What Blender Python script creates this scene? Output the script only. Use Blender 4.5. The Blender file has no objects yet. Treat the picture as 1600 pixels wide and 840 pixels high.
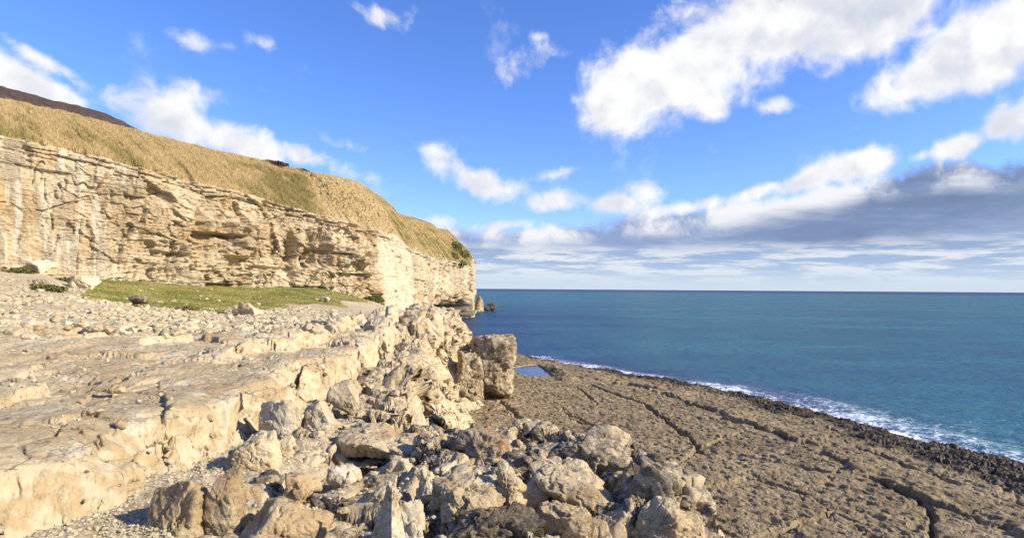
import bpy, bmesh, math, random
import numpy as np
from mathutils import Matrix, Vector

# ------------------------------------------------------------------ camera, sky, sun
C = bpy.data.collections.new("place")
bpy.context.scene.collection.children.link(C)
scene = bpy.context.scene
PI = math.pi
EYE = 8.5
FP = 950.0                      # focal length in photo pixels (photo is 1600 wide)
PITCH, ROLL = math.radians(1.87), math.radians(0.4)
F = np.array([0, math.cos(PITCH), math.sin(PITCH)])
U0 = np.array([0, -math.sin(PITCH), math.cos(PITCH)])
R0 = np.array([1.0, 0, 0])
RT = R0*math.cos(ROLL) + U0*math.sin(ROLL)
UP = -R0*math.sin(ROLL) + U0*math.cos(ROLL)
cam = bpy.data.objects.new("camera", bpy.data.cameras.new("camera"))
C.objects.link(cam)
cam.data.sensor_width = 36.0
cam.data.lens = FP/1600*36
cam.data.clip_start = 0.1
cam.data.clip_end = 100000
cam.matrix_world = Matrix(((RT[0], UP[0], -F[0], 0), (RT[1], UP[1], -F[1], 0), (RT[2], UP[2], -F[2], EYE), (0, 0, 0, 1)))
scene.camera = cam

SUN_AZ, SUN_EL = math.radians(106), math.radians(30)     # clockwise from +Y, above the horizon
sd = Vector((math.sin(SUN_AZ)*math.cos(SUN_EL), math.cos(SUN_AZ)*math.cos(SUN_EL), math.sin(SUN_EL)))
sun = bpy.data.objects.new("sun", bpy.data.lights.new("sun", 'SUN'))
C.objects.link(sun)
sun.data.energy = 5.0
sun.data.angle = math.radians(0.5)
sun.data.color = (1.0, 0.92, 0.75)
sun.rotation_euler = sd.to_track_quat('Z', 'Y').to_euler()
sun.location = (60, -20, 60)

scene.view_settings.view_transform = 'Standard'
scene.view_settings.look = 'None'
scene.view_settings.exposure = 0.5
scene.view_settings.gamma = 1.0
scene.view_settings.use_curve_mapping = False
scene.cycles.max_bounces = 5
scene.cycles.diffuse_bounces = 2
scene.cycles.glossy_bounces = 2
scene.cycles.transmission_bounces = 2
scene.cycles.use_adaptive_sampling = True
scene.cycles.adaptive_threshold = 0.02

def pdir(px, py):
    d = F + RT*((px-800)/FP) + UP*((420-py)/FP)
    return d
def pt(px, py, dist):
    """world point seen at photo pixel (px,py), dist metres ahead (world y)"""
    d = pdir(px, py)
    return np.array([0, 0, EYE]) + d*(dist/d[1])
def ptz(px, py, z):
    d = pdir(px, py)
    return np.array([0, 0, EYE]) + d*((z-EYE)/d[2])
def azel(px, py):
    d = pdir(px, py); d = d/np.linalg.norm(d)
    return math.atan2(d[0], d[1]), math.asin(d[2])

class NT:
    """small helper to write node trees as expressions"""
    def __init__(s, nt): s.nt = nt; s.n = nt.nodes; s.l = nt.links
    def set(s, sock, v):
        if isinstance(v, bpy.types.NodeSocket): s.l.new(v, sock)
        elif v is not None:
            if sock.type == 'RGBA' and len(v) == 3: v = (*v, 1)
            sock.default_value = v
    def m(s, op, a, b=None, c=None, clamp=False):
        n = s.n.new('ShaderNodeMath'); n.operation = op; n.use_clamp = clamp
        for i, v in enumerate((a, b, c)):
            if v is not None: s.set(n.inputs[i], v)
        return n.outputs[0]
    def vm(s, op, a, b=None, out=0):
        n = s.n.new('ShaderNodeVectorMath'); n.operation = op
        s.set(n.inputs[0], a)
        if b is not None:
            s.set(n.inputs[3 if op == 'SCALE' else 1], b)
        return n.outputs[out]
    def xyz(s, a):
        n = s.n.new('ShaderNodeSeparateXYZ'); s.set(n.inputs[0], a); return n.outputs
    def comb(s, x, y, z):
        n = s.n.new('ShaderNodeCombineXYZ')
        for i, v in enumerate((x, y, z)): s.set(n.inputs[i], v)
        return n.outputs[0]
    def noise(s, vec, scale, detail=4, rough=0.5, dist=0.0, out=0, lac=2.0):
        n = s.n.new('ShaderNodeTexNoise'); s.set(n.inputs['Vector'], vec)
        n.inputs['Scale'].default_value = scale; n.inputs['Detail'].default_value = detail
        n.inputs['Roughness'].default_value = rough; n.inputs['Distortion'].default_value = dist
        n.inputs['Lacunarity'].default_value = lac
        return n.outputs[out]
    def vor(s, vec, scale, feature='F1', out='Distance', rnd=1.0):
        n = s.n.new('ShaderNodeTexVoronoi'); n.feature = feature; s.set(n.inputs['Vector'], vec)
        n.inputs['Scale'].default_value = scale; n.inputs['Randomness'].default_value = rnd
        return n.outputs[out]
    def ss(s, v, lo, hi, a=0.0, b=1.0):
        n = s.n.new('ShaderNodeMapRange'); n.interpolation_type = 'SMOOTHSTEP'
        s.set(n.inputs[0], v); s.set(n.inputs[1], lo); s.set(n.inputs[2], hi)
        s.set(n.inputs[3], a); s.set(n.inputs[4], b)
        return n.outputs[0]
    def mix(s, f, a, b, typ='MIX'):
        n = s.n.new('ShaderNodeMix'); n.data_type = 'RGBA'; n.blend_type = typ
        s.set(n.inputs[0], f); s.set(n.inputs[6], a); s.set(n.inputs[7], b)
        return n.outputs[2]
    def attr(s, name, out='Fac'):
        n = s.n.new('ShaderNodeAttribute'); n.attribute_name = name; return n.outputs[out]
    def bump(s, h, strength=0.5, dist=0.05, normal=None):
        n = s.n.new('ShaderNodeBump'); n.inputs['Strength'].default_value = strength
        n.inputs['Distance'].default_value = dist; s.set(n.inputs['Height'], h)
        if normal is not None: s.set(n.inputs['Normal'], normal)
        return n.outputs[0]

# ---- the sky: Nishita air plus clouds laid out by compass direction
world = bpy.data.worlds.new("World"); scene.world = world; world.use_nodes = True
def build_world():
    nt = world.node_tree; nt.nodes.clear(); N = NT(nt)
    out = nt.nodes.new('ShaderNodeOutputWorld'); bg = nt.nodes.new('ShaderNodeBackground')
    nt.links.new(bg.outputs[0], out.inputs[0])
    STR = 0.115; bg.inputs[1].default_value = STR
    sky = nt.nodes.new('ShaderNodeTexSky'); sky.sky_type = 'NISHITA'; sky.sun_disc = False
    sky.sun_elevation = SUN_EL; sky.sun_rotation = SUN_AZ
    sky.altitude = 0; sky.air_density = 1.0; sky.dust_density = 0.3; sky.ozone_density = 3.0
    dirv = nt.nodes.new('ShaderNodeTexCoord').outputs['Generated']
    dirv = N.vm('NORMALIZE', dirv)
    x, y, z = N.xyz(dirv)
    az = N.m('ARCTAN2', x, y); el = N.m('ARCSINE', z)
    # (px,py, rx,ry, rot_deg, amplitude, fill) of the cloud masses
    blobs = [
        (1080,95,165,72,22,1.25),(960,150,60,55,0,1.0),(955,180,30,30,0,.7),(1200,42,185,66,5,1.3),(1340,32,140,58,8,1.2),
        (1110,145,70,38,15,.8),(1222,166,44,17,-5,.75),(1285,115,42,14,10,.5),
        (1440,122,100,34,18,1.05),(1520,78,125,58,25,1.25),(1600,40,90,60,10,1.15),(1420,40,60,30,0,.8),
        (815,108,52,30,25,.66),(790,130,36,20,20,.58),(845,58,20,8,0,.42),(880,95,20,16,0,.4),
        (600,28,48,24,-10,.72),(560,12,36,16,-25,.6),(640,20,26,20,40,.5),(290,58,44,20,-10,.66),(352,72,22,10,0,.46),(410,64,32,14,-10,.46),(700,25,18,10,0,.4),(80,5,50,14,-30,.4),
        (15,122,120,34,-24,1.0),(90,150,80,22,-24,.9),(40,80,70,16,-30,.66),(120,125,50,14,-30,.6),
        (270,190,92,38,-12,.95),(370,222,110,30,-14,1.0),(470,243,90,20,-12,.9),(545,228,44,16,-15,.7),(430,150,50,9,-20,.42),(330,160,60,20,0,.6),(320,140,60,12,-14,.45),
        (695,252,40,26,-30,.82),(750,288,60,24,-12,.95),(880,268,42,12,8,.5),(690,190,20,8,0,.36),
        (868,314,56,18,4,.9),(968,318,60,18,6,.92),(1000,302,26,16,0,.86),(690,345,24,14,0,.7),
        (1180,302,52,12,14,.8),(1255,284,46,16,18,.95),(1345,258,56,22,10,1.15),(1440,244,34,10,14,.7),(1498,228,48,20,18,1.0),(1575,200,42,32,30,1.1),(1640,172,60,44,30,1.2),(1080,322,60,12,8,.9),(780,352,60,10,6,.8),
    ]
    def blob_sum(az, el):
        tot = None
        for px, py, rx, ry, rot, amp in blobs:
            a, e = azel(px, py)
            # local angular scale at this pixel
            ax = abs(azel(px+rx, py)[0]-a); ey = abs(azel(px, py-ry)[1]-e)
            c, s = math.cos(math.radians(rot)), math.sin(math.radians(rot))
            da = N.m('SUBTRACT', az, a); de = N.m('SUBTRACT', el, e)
            u = N.m('MULTIPLY_ADD', da, c/ax, N.m('MULTIPLY', de, s/ax))
            v = N.m('MULTIPLY_ADD', da, -s/ey, N.m('MULTIPLY', de, c/ey))
            r2 = N.m('MULTIPLY_ADD', u, u, N.m('MULTIPLY', v, v))
            g = N.m('MULTIPLY', N.m('EXPONENT', N.m('MULTIPLY', r2, -0.62)), amp)
            tot = g if tot is None else N.m('SMOOTH_MAX', tot, g, 0.25)
        return tot
    grp_az, grp_el = az, el
    B = blob_sum(az, el)
    # upper edge of the big cloud bank, a curve of elevation over azimuth
    edge_px = [(640,372),(700,358),(760,350),(840,352),(900,346),(960,338),(1040,330),(1100,322),(1160,312),(1230,302),(1290,290),(1340,278),(1400,264),(1440,254),(1490,246),(1540,242),(1600,232),(1700,205),(1900,160)]
    ramp = nt.nodes.new('ShaderNodeFloatCurve'); cm = ramp.mapping.curves[0]
    A0, A1 = -0.35, 1.0
    pts_ = []
    for px, py in edge_px:
        a, e = azel(px, py); pts_.append(((a-A0)/(A1-A0), e/0.7))
    cm.points[0].location = (0, pts_[0][1]); cm.points[1].location = (1, pts_[-1][1])
    for a, e in pts_: cm.points.new(a, e)
    ramp.mapping.update()
    N.set(ramp.inputs['Value'], N.m('DIVIDE', N.m('SUBTRACT', az, A0), A1-A0, clamp=True))
    edge = N.m('MULTIPLY', ramp.outputs[0], 0.7)
    # cloud-layer coordinates: perspective of a high layer for streaks near the horizon
    inv = N.m('DIVIDE', 1.0, N.m('ADD', N.m('MAXIMUM', z, 0.0), 0.10))
    lay = N.comb(N.m('MULTIPLY', x, inv), N.m('MULTIPLY', y, inv), 0.0)
    wv = N.vm('ADD', dirv, N.vm('SCALE', N.vm('SUBTRACT', N.noise(dirv, 5.0, 3, out=1), (.5,.5,.5)), 0.09))
    def dens(dv, elx, Bx):
        n1 = N.noise(dv, 7.0, 9, 0.58)
        n2 = N.noise(dv, 24.0, 6, 0.6)
        nn = N.m('MULTIPLY_ADD', N.m('SUBTRACT', n1, 0.5), 1.9, N.m('MULTIPLY', N.m('SUBTRACT', n2, 0.5), 0.95))
        d = N.m('ADD', Bx, nn)
        small = N.m('MULTIPLY', N.ss(d, 0.36, 0.90), N.ss(Bx, 0.08, 0.34))
        t = N.m('SUBTRACT', edge, elx)
        t2 = N.m('ADD', t, N.m('MULTIPLY', nn, 0.055))
        bank = N.ss(t2, -0.006, 0.016)
        return small, bank, t, nn, d
    small, bank, t, nn, dd = dens(wv, el, B)
    # same density a little towards the sun, for self shading
    off = N.vm('ADD', wv, (0.022, -0.004, 0.030))
    n1b = N.noise(off, 7.0, 6, 0.55)
    n1a = N.noise(wv, 7.0, 6, 0.55)
    grad = N.m('SUBTRACT', n1a, n1b)
    lit = N.ss(grad, -0.12, 0.08)
    thick = N.ss(dd, 0.65, 1.6)
    k = 1.0/STR/2**scene.view_settings.exposure
    white = (1.0*k, 1.0*k, 1.0*k); shade = (0.53*k, 0.58*k, 0.74*k)
    ccol = N.mix(N.m('MULTIPLY', N.m('SUBTRACT', 1.0, lit), N.m('MULTIPLY_ADD', thick, 0.45, 0.42)), white, shade)
    # streaky layer inside and under the bank
    st = N.noise(N.vm('MULTIPLY', lay, (0.45, 1.0, 1.0)), 1.6, 8, 0.6)
    st2 = N.noise(N.vm('MULTIPLY', dirv, (1.0, 1.0, 4.0)), 5.0, 8, 0.58)
    stx = N.m('MULTIPLY_ADD', st, 0.35, N.m('MULTIPLY', st2, 0.65))
    dark = (0.19*k, 0.265*k, 0.45*k); mid = (0.33*k, 0.44*k, 0.66*k)
    azd = N.ss(az, 0.10, 0.62)
    darkc = N.mix(azd, (0.30*k, 0.40*k, 0.66*k), dark)
    bcol = N.mix(N.ss(stx, 0.40, 0.66), darkc, mid)
    rim = N.m('MULTIPLY', N.ss(N.m('ADD', t, N.m('MULTIPLY', N.m('SUBTRACT', stx, .5), -0.10)), 0.060, 0.012), N.ss(N.m('ADD', nn, N.m('MULTIPLY', N.ss(N.noise(dirv, 3.1, 3), .42, .58), .5)), -0.02, 0.42))
    bcol = N.mix(rim, bcol, (0.93*k, 0.94*k, 0.97*k))
    # low zone: bank breaks into pale streaks above the horizon
    low = N.ss(el, 0.095, 0.045)
    st3 = N.noise(N.vm('MULTIPLY', dirv, (1.0, 1.0, 9.0)), 9.0, 8, 0.62)
    lowc = N.mix(N.ss(st3, 0.42, 0.58), (0.36*k, 0.50*k, 0.74*k), (0.82*k, 0.86*k, 0.92*k))
    lowc = N.mix(N.ss(el, 0.055, 0.0), lowc, (0.64*k, 0.75*k, 0.88*k))
    bcol = N.mix(N.m('MULTIPLY', low, N.ss(N.m('ADD', stx, N.m('MULTIPLY', low, 0.35)), 0.5, 0.75)), bcol, lowc)
    # clear air, blue as photographed (polarised looking): saturate and lift Nishita
    hs = nt.nodes.new('ShaderNodeHueSaturation'); hs.inputs['Saturation'].default_value = 1.12
    hs.inputs['Value'].default_value = 1.0
    N.set(hs.inputs['Color'], sky.outputs[0])
    blue = N.mix(1.0, hs.outputs[0], (0.92, 1.02, 1.50), 'MULTIPLY')
    col = N.mix(bank, blue, bcol)
    col = N.mix(N.m('MULTIPLY', small, N.ss(N.m('ADD', t, N.m('MULTIPLY', nn, .03)), 0.055, 0.015)), col, ccol)
    below = N.ss(el, -0.004, 0.0)
    col = N.mix(below, (0.10*k, 0.16*k, 0.22*k), col)
    nt.links.new(col, bg.inputs[0])
    world.cycles.sampling_method = 'MANUAL'; world.cycles.sample_map_resolution = 512
build_world()

# ------------------------------------------------------------------ numeric noise
f32 = np.float32
def _h(ix, iy, seed):
    h = (ix.astype(np.int64)*374761393 + iy.astype(np.int64)*668265263 + seed*1442695041) & 0xffffffff
    h = ((h ^ (h >> 13))*1274126177) & 0xffffffff
    return (h ^ (h >> 16)) & 0xffffffff
def hash01(ix, iy=None, seed=0):
    ix = np.asarray(ix)
    if iy is None: iy = np.zeros_like(ix)
    return (_h(ix, np.asarray(iy), seed)/4294967296.0).astype(f32)
_rs = np.random.RandomState(5)
_perm = np.concatenate([_rs.permutation(1024)]*3).astype(np.int32)
_g2 = np.stack([np.cos(np.arange(1024)/1024*2*PI), np.sin(np.arange(1024)/1024*2*PI)], 1).astype(f32)
_g3 = _rs.normal(size=(1024, 3)); _g3 = (_g3/np.linalg.norm(_g3, axis=1)[:, None]).astype(f32)
def _fade(t): return t*t*t*(t*(t*6-15)+10)
def perlin2(x, y, seed=0):
    x = np.asarray(x, f32); y = np.asarray(y, f32)
    xi = np.floor(x).astype(np.int32); yi = np.floor(y).astype(np.int32)
    xf = x-xi; yf = y-yi; u = _fade(xf); v = _fade(yf)
    def g(ix, iy, dx, dy):
        q = _g2[_perm[_perm[(ix+seed*37) & 1023] + (iy & 1023)]]
        return q[..., 0]*dx + q[..., 1]*dy
    a = g(xi, yi, xf, yf); b = g(xi+1, yi, xf-1, yf)
    c = g(xi, yi+1, xf, yf-1); d = g(xi+1, yi+1, xf-1, yf-1)
    return ((a+(b-a)*u) + ((c+(d-c)*u) - (a+(b-a)*u))*v)*1.5
def perlin3(x, y, z, seed=0):
    x = np.asarray(x, f32); y = np.asarray(y, f32); z = np.asarray(z, f32)
    xi = np.floor(x).astype(np.int32); yi = np.floor(y).astype(np.int32); zi = np.floor(z).astype(np.int32)
    xf = x-xi; yf = y-yi; zf = z-zi; u = _fade(xf); v = _fade(yf); w = _fade(zf)
    def g(i, j, k):
        q = _g3[_perm[_perm[_perm[(xi+i+seed*37) & 1023] + ((yi+j) & 1023)] + ((zi+k) & 1023)]]
        return q[..., 0]*(xf-i) + q[..., 1]*(yf-j) + q[..., 2]*(zf-k)
    def l(a, b, t): return a+(b-a)*t
    r = l(l(l(g(0,0,0), g(1,0,0), u), l(g(0,1,0), g(1,1,0), u), v), l(l(g(0,0,1), g(1,0,1), u), l(g(0,1,1), g(1,1,1), u), v), w)
    return r*1.5
def fbm2(x, y, octv=4, seed=0, gain=0.5, ridged=False):
    s = 0; a = 1.0; t = 0; f = 1.0
    for i in range(octv):
        n = perlin2(x*f+i*17.3, y*f-i*9.1, seed+i)
        if ridged: n = 1-2*np.abs(n)
        s = s+a*n; t += a; a *= gain; f *= 2.03
    return s/t
def fbm3(x, y, z, octv=3, seed=0, gain=0.5, ridged=False):
    s = 0; a = 1.0; t = 0; f = 1.0
    for i in range(octv):
        n = perlin3(x*f+i*17.3, y*f-i*9.1, z*f+i*5.7, seed+i)
        if ridged: n = 1-2*np.abs(n)
        s = s+a*n; t += a; a *= gain; f *= 2.03
    return s/t
def worley2(x, y, seed=0, jit=0.9):
    x = np.asarray(x, f32); y = np.asarray(y, f32)
    xi = np.floor(x).astype(np.int32); yi = np.floor(y).astype(np.int32)
    f1 = np.full(x.shape, 9, f32); f2 = np.full(x.shape, 9, f32); cid = np.zeros(x.shape, f32)
    for i in (-1, 0, 1):
        for j in (-1, 0, 1):
            p = _perm[_perm[(xi+i+seed*31) & 1023] + ((yi+j) & 1023)]
            cx = xi+i+0.5+(p/1024.0-0.5)*jit; cy = yi+j+0.5+(_perm[p+seed]/1024.0-0.5)*jit
            d = np.sqrt((x-cx)**2+(y-cy)**2).astype(f32)
            new = d < f1
            f2 = np.where(new, f1, np.minimum(f2, d)); f1 = np.where(new, d, f1)
            cid = np.where(new, (_perm[p+7+seed]/1024.0).astype(f32), cid)
    return f1, f2, cid
def facet2(x, y, seed=0, jit=0.95):
    """broken-plate relief: every cell is a tilted plane; returns (tilt term, cell level, distance to joint)"""
    x = np.asarray(x, f32); y = np.asarray(y, f32)
    xi = np.floor(x).astype(np.int32); yi = np.floor(y).astype(np.int32)
    f1 = np.full(x.shape, 9, f32); f2 = np.full(x.shape, 9, f32); sl = np.zeros(x.shape, f32); lv = np.zeros(x.shape, f32)
    for i in (-1, 0, 1):
        for j in (-1, 0, 1):
            p = _perm[_perm[(xi+i+seed*31) & 1023] + ((yi+j) & 1023)]
            dx = (x-(xi+i+0.5+(p/1024.0-0.5)*jit)).astype(f32); dy = (y-(yi+j+0.5+(_perm[p+seed]/1024.0-0.5)*jit)).astype(f32)
            d = dx*dx+dy*dy; new = d < f1
            g = _g2[_perm[p+11]]; m = (_perm[p+5]/1024.0).astype(f32)
            f2 = np.where(new, f1, np.minimum(f2, d)); f1 = np.where(new, d, f1)
            sl = np.where(new, (dx*g[..., 0]+dy*g[..., 1])*(0.3+m), sl); lv = np.where(new, (_perm[p+7+seed]/1024.0-.5).astype(f32), lv)
    return sl, lv, np.sqrt(f2)-np.sqrt(f1)
def facet3(P, scale, seed=0, asp=(1, 1, 1)):
    Q = (P/(np.array(asp, f32)*scale)).astype(f32); Q = Q + 0.16*np.stack([perlin3(Q[:, 0]*2, Q[:, 1]*2, Q[:, 2]*2, seed+k) for k in (1, 2, 3)], -1)
    I = np.floor(Q).astype(np.int32); n = len(Q)
    f1 = np.full(n, 9, f32); f2 = np.full(n, 9, f32); sl = np.zeros(n, f32); lv = np.zeros(n, f32)
    for i in (-1, 0, 1):
        for j in (-1, 0, 1):
            for k in (-1, 0, 1):
                p = _perm[_perm[_perm[(I[:, 0]+i+seed*31) & 1023] + ((I[:, 1]+j) & 1023)] + ((I[:, 2]+k) & 1023)]
                c = np.stack([_perm[p+1], _perm[p+2], _perm[p+3]], -1)/1024.0*0.9+0.05
                D = Q-(I+np.array([i, j, k])+c).astype(f32)
                d = (D*D).sum(1); new = d < f1
                f2 = np.where(new, f1, np.minimum(f2, d)); f1 = np.where(new, d, f1)
                sl = np.where(new, (D*_g3[_perm[p+9]]).sum(1), sl); lv = np.where(new, (_perm[p+7]/1024.0-.5).astype(f32), lv)
    return sl*scale, lv*scale, np.sqrt(f2)-np.sqrt(f1)
def facet_displace(P, mask, layers, sign_up=True, outward=None):
    shp = P.shape; n = grid_normals(P)
    if outward is not None and (n*outward).sum() < 0: n = -n
    if sign_up: n = np.where(n[..., 2:3] < 0, -n, n)
    idx = np.where(mask.ravel() > 0.04)[0]; V = P.reshape(-1, 3)[idx].astype(f32); N_ = n.reshape(-1, 3)[idx]; m = mask.ravel()[idx]
    d = 0
    for scale, a_sl, a_lv, joint, seed in layers:
        sl, lv, e = facet3(V, scale, seed)
        d = d + a_sl*sl + a_lv*lv - joint*scale*(1-sstep(e, 0, .07))
    out = P.reshape(-1, 3).copy(); out[idx] = V + N_*(d*m)[:, None]
    return out.reshape(shp)
def sstep(v, a, b):
    t = np.clip((v-a)/(b-a), 0, 1); return t*t*(3-2*t)
def sdist(x, y, poly):
    """distance to a polyline, positive on its left"""
    x = np.asarray(x, f32); y = np.asarray(y, f32)
    best = np.full(x.shape, 1e9, f32); sg = np.ones(x.shape, f32)
    for (ax, ay), (bx, by) in zip(poly[:-1], poly[1:]):
        dx, dy = bx-ax, by-ay; L = dx*dx+dy*dy
        t = np.clip(((x-ax)*dx+(y-ay)*dy)/L, 0, 1)
        ex = x-(ax+t*dx); ey = y-(ay+t*dy); d = ex*ex+ey*ey
        cr = dx*ey-dy*ex
        m = d < best-1e-6
        best = np.where(m, d, best); sg = np.where(m, np.where(cr >= 0, 1, -1), sg)
    return np.sqrt(best)*sg
def interp_pts(v, xs, ys): return np.interp(v, xs, ys).astype(f32)

# ------------------------------------------------------------------ object helpers
def tag(o, label=None, cat=None, group=None, kind=None):
    if label: o['label'] = label
    if cat: o['category'] = cat
    if group: o['group'] = group
    if kind: o['kind'] = kind
    return o
def mesh_obj(name, verts, faces, mat, smooth=True, parent=None, attrs=None):
    verts = np.asarray(verts, f32).reshape(-1, 3); faces = np.asarray(faces, np.int32)
    me = bpy.data.meshes.new(name); nf, k = faces.shape
    me.vertices.add(len(verts)); me.vertices.foreach_set('co', verts.ravel())
    me.loops.add(nf*k); me.loops.foreach_set('vertex_index', faces.ravel())
    me.polygons.add(nf); me.polygons.foreach_set('loop_start', np.arange(0, nf*k, k, dtype=np.int32))
    me.polygons.foreach_set('use_smooth', np.full(nf, smooth, bool))
    for an, av in (attrs or {}).items():
        a = me.attributes.new(an, 'FLOAT', 'POINT'); a.data.foreach_set('value', np.asarray(av, f32).ravel())
    me.update(); me.validate()
    if mat: me.materials.append(mat)
    o = bpy.data.objects.new(name, me); C.objects.link(o)
    if parent: o.parent = parent
    return o
def grid_faces(nr, nc, flip=False):
    i = np.arange(nr-1)[:, None]*nc + np.arange(nc-1)[None, :]
    q = np.stack([i, i+1, i+nc+1, i+nc], -1).reshape(-1, 4)
    return q[:, ::-1] if flip else q
def grid_normals(P):
    a = np.gradient(P, axis=1); b = np.gradient(P, axis=0)
    n = np.cross(a, b); n /= (np.linalg.norm(n, axis=2, keepdims=True)+1e-9)
    return n
def displace3(P, amp_list, sign_up=True, mask=None):
    n = grid_normals(P)
    if sign_up: n = np.where(n[..., 2:3] < 0, -n, n)
    d = 0
    for scale, amp, octv, ridged, seed in amp_list:
        v = fbm3(P[..., 0]/scale, P[..., 1]/scale, P[..., 2]/scale, octv, seed, 0.5, ridged)
        d = d + amp*v
    if mask is not None: d = d*mask
    return P + n*d[..., None]

# ------------------------------------------------------------------ materials
def new_mat(name):
    m = bpy.data.materials.new(name); m.use_nodes = True; nt = m.node_tree; nt.nodes.clear()
    out = nt.nodes.new('ShaderNodeOutputMaterial'); b = nt.nodes.new('ShaderNodeBsdfPrincipled')
    nt.links.new(b.outputs[0], out.inputs[0])
    return m, NT(nt), b
def rock_layers(N, pos, tan, cream, dark, white, dark_amt, white_amt, sc=1.0):
    a = N.noise(pos, 0.55*sc, 8, 0.6); b = N.noise(pos, 3.2*sc, 8, 0.65); c = N.noise(N.vm('ADD', pos, (13, 5, 8)), 1.4*sc, 9, 0.7)
    g = N.noise(pos, 22.0*sc, 6, 0.7)
    col = N.mix(N.ss(N.m('MULTIPLY_ADD', a, 0.6, N.m('MULTIPLY', b, 0.4)), 0.43, 0.56), tan, cream)
    w = N.ss(N.m('MULTIPLY_ADD', N.m('SUBTRACT', g, 0.5), 0.35, N.noise(N.vm('ADD', pos, (3, 41, 2)), 0.9*sc, 9, 0.68)), 0.66-white_amt*0.3, 0.76-white_amt*0.3)
    col = N.mix(N.m('MULTIPLY', w, 0.8), col, white)
    dk = N.ss(N.m('MULTIPLY_ADD', N.m('SUBTRACT', g, 0.5), 0.5, c), 0.72-dark_amt*0.3, 0.86-dark_amt*0.3)
    col = N.mix(N.m('MULTIPLY', dk, 0.85), col, dark)
    dk2 = N.ss(N.noise(N.vm('ADD', pos, (1, 17, 4)), 5.5*sc, 9, 0.75), 0.635-dark_amt*0.22, 0.69-dark_amt*0.22)
    col = N.mix(N.m('MULTIPLY', dk2, 0.7), col, dark)
    sp = N.ss(N.noise(pos, 60.0*sc, 4, 0.6), 0.3, 0.7)
    col = N.mix(1.0, col, N.mix(sp, (0.86, 0.85, 0.84), (1.08, 1.07, 1.06)), 'MULTIPLY')
    return col, (a, b, c, g)
TAN = (0.45, 0.325, 0.175); CREAM = (0.60, 0.48, 0.295); DARK = (0.11, 0.09, 0.07); WHITE = (0.70, 0.62, 0.47)
def rock_mat(name, tan=TAN, cream=CREAM, dark=DARK, white=WHITE, dark_amt=0.3, white_amt=0.3, orange=0.0, bump=0.6, pits=0.5, sc=1.0, wetband=False):
    m, N, b = new_mat(name)
    geo = N.n.new('ShaderNodeNewGeometry'); pos = geo.outputs['Position']
    col, (a, bb, c, g) = rock_layers(N, pos, tan, cream, dark, white, dark_amt, white_amt, sc)
    if orange > 0:
        o = N.ss(N.noise(N.vm('ADD', pos, (7, 7, 7)), 1.7*sc, 8, 0.7), 0.70-orange*0.3, 0.78-orange*0.3)
        col = N.mix(N.m('MULTIPLY', o, 0.55), col, (0.58, 0.27, 0.09))
    rnd = N.n.new('ShaderNodeObjectInfo').outputs['Random']
    col = N.mix(1.0, col, N.mix(rnd, (0.88, 0.87, 0.86), (1.08, 1.06, 1.02)), 'MULTIPLY')
    N.set(b.inputs['Base Color'], col); b.inputs['Roughness'].default_value = 0.9
    b.inputs['Specular IOR Level'].default_value = 0.2
    h = N.m('MULTIPLY_ADD', N.noise(pos, 7.0*sc, 12, 0.76), 1.6, N.m('MULTIPLY', N.ss(N.vor(pos, 14.0*sc), 0.0, 0.45), 0.25*pits))
    h2 = N.noise(pos, 2.6*sc, 6, 0.7)
    N.set(b.inputs['Normal'], N.bump(h, bump, 0.07, N.bump(h2, 0.5, 0.16)))
    return m

# ================================================================== LARGE STRUCTURE
# ---- cliff base line from the photo, in plan
cliff_ctl = [  # px, base y, depth, rock top y, setback of grass slope, roughness amp
    (-900, 330, 18, 40, 9, .5), (-420, 372, 36, 140, 9, .5), (-150, 398, 51, 186, 9, .45),
    (0, 414, 60, 213, 10, .42), (75, 424, 63, 228, 10, .5), (150, 433, 66, 246, 10, .6), (225, 439, 70, 266, 10, .85), (300, 444, 75, 283, 10, 1.15), (400, 447, 84, 305, 11, 1.1),
    (450, 447, 87, 322, 11, .9), (500, 449, 90, 336, 12, 1.0), (560, 462, 95, 350, 12, 1.0), (592, 476, 100, 360, 11, 1.0), (612, 482, 105, 368, 10, .35), (635, 485, 112, 378, 9, .35), (655, 488, 120, 390, 9, .5),
    (680, 492, 140, 402, 9, .8), (705, 495, 158, 407, 9, .9), (728, 496, 172, 410, 9, .7), (742, 495, 181, 421, 7, .6), (739, 493, 192, 421, 8, .5), (700, 483, 215, 410, 10, .5), (640, 476, 260, 400, 10, .5)]
sky_x = [-900, -400, -150, 0, 100, 200, 300, 400, 450, 520, 560, 575, 592, 606, 622, 640, 660, 700, 720, 731, 736, 742]
sky_y = [40, 100, 134, 157, 178, 203, 228, 250, 262, 274, 284, 296, 306, 322, 334, 338, 344, 358, 370, 382, 400, 416]
cpx = np.array([c[0] for c in cliff_ctl], float)
baseP = np.array([pt(c[0], c[1], c[2]) for c in cliff_ctl])
baseP[-6:, 2] = -0.5
topZ = np.array([pt(c[0], c[3], c[2]+1.2)[2] for c in cliff_ctl])
topZ[-3:] = [20, 20, 20]
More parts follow.
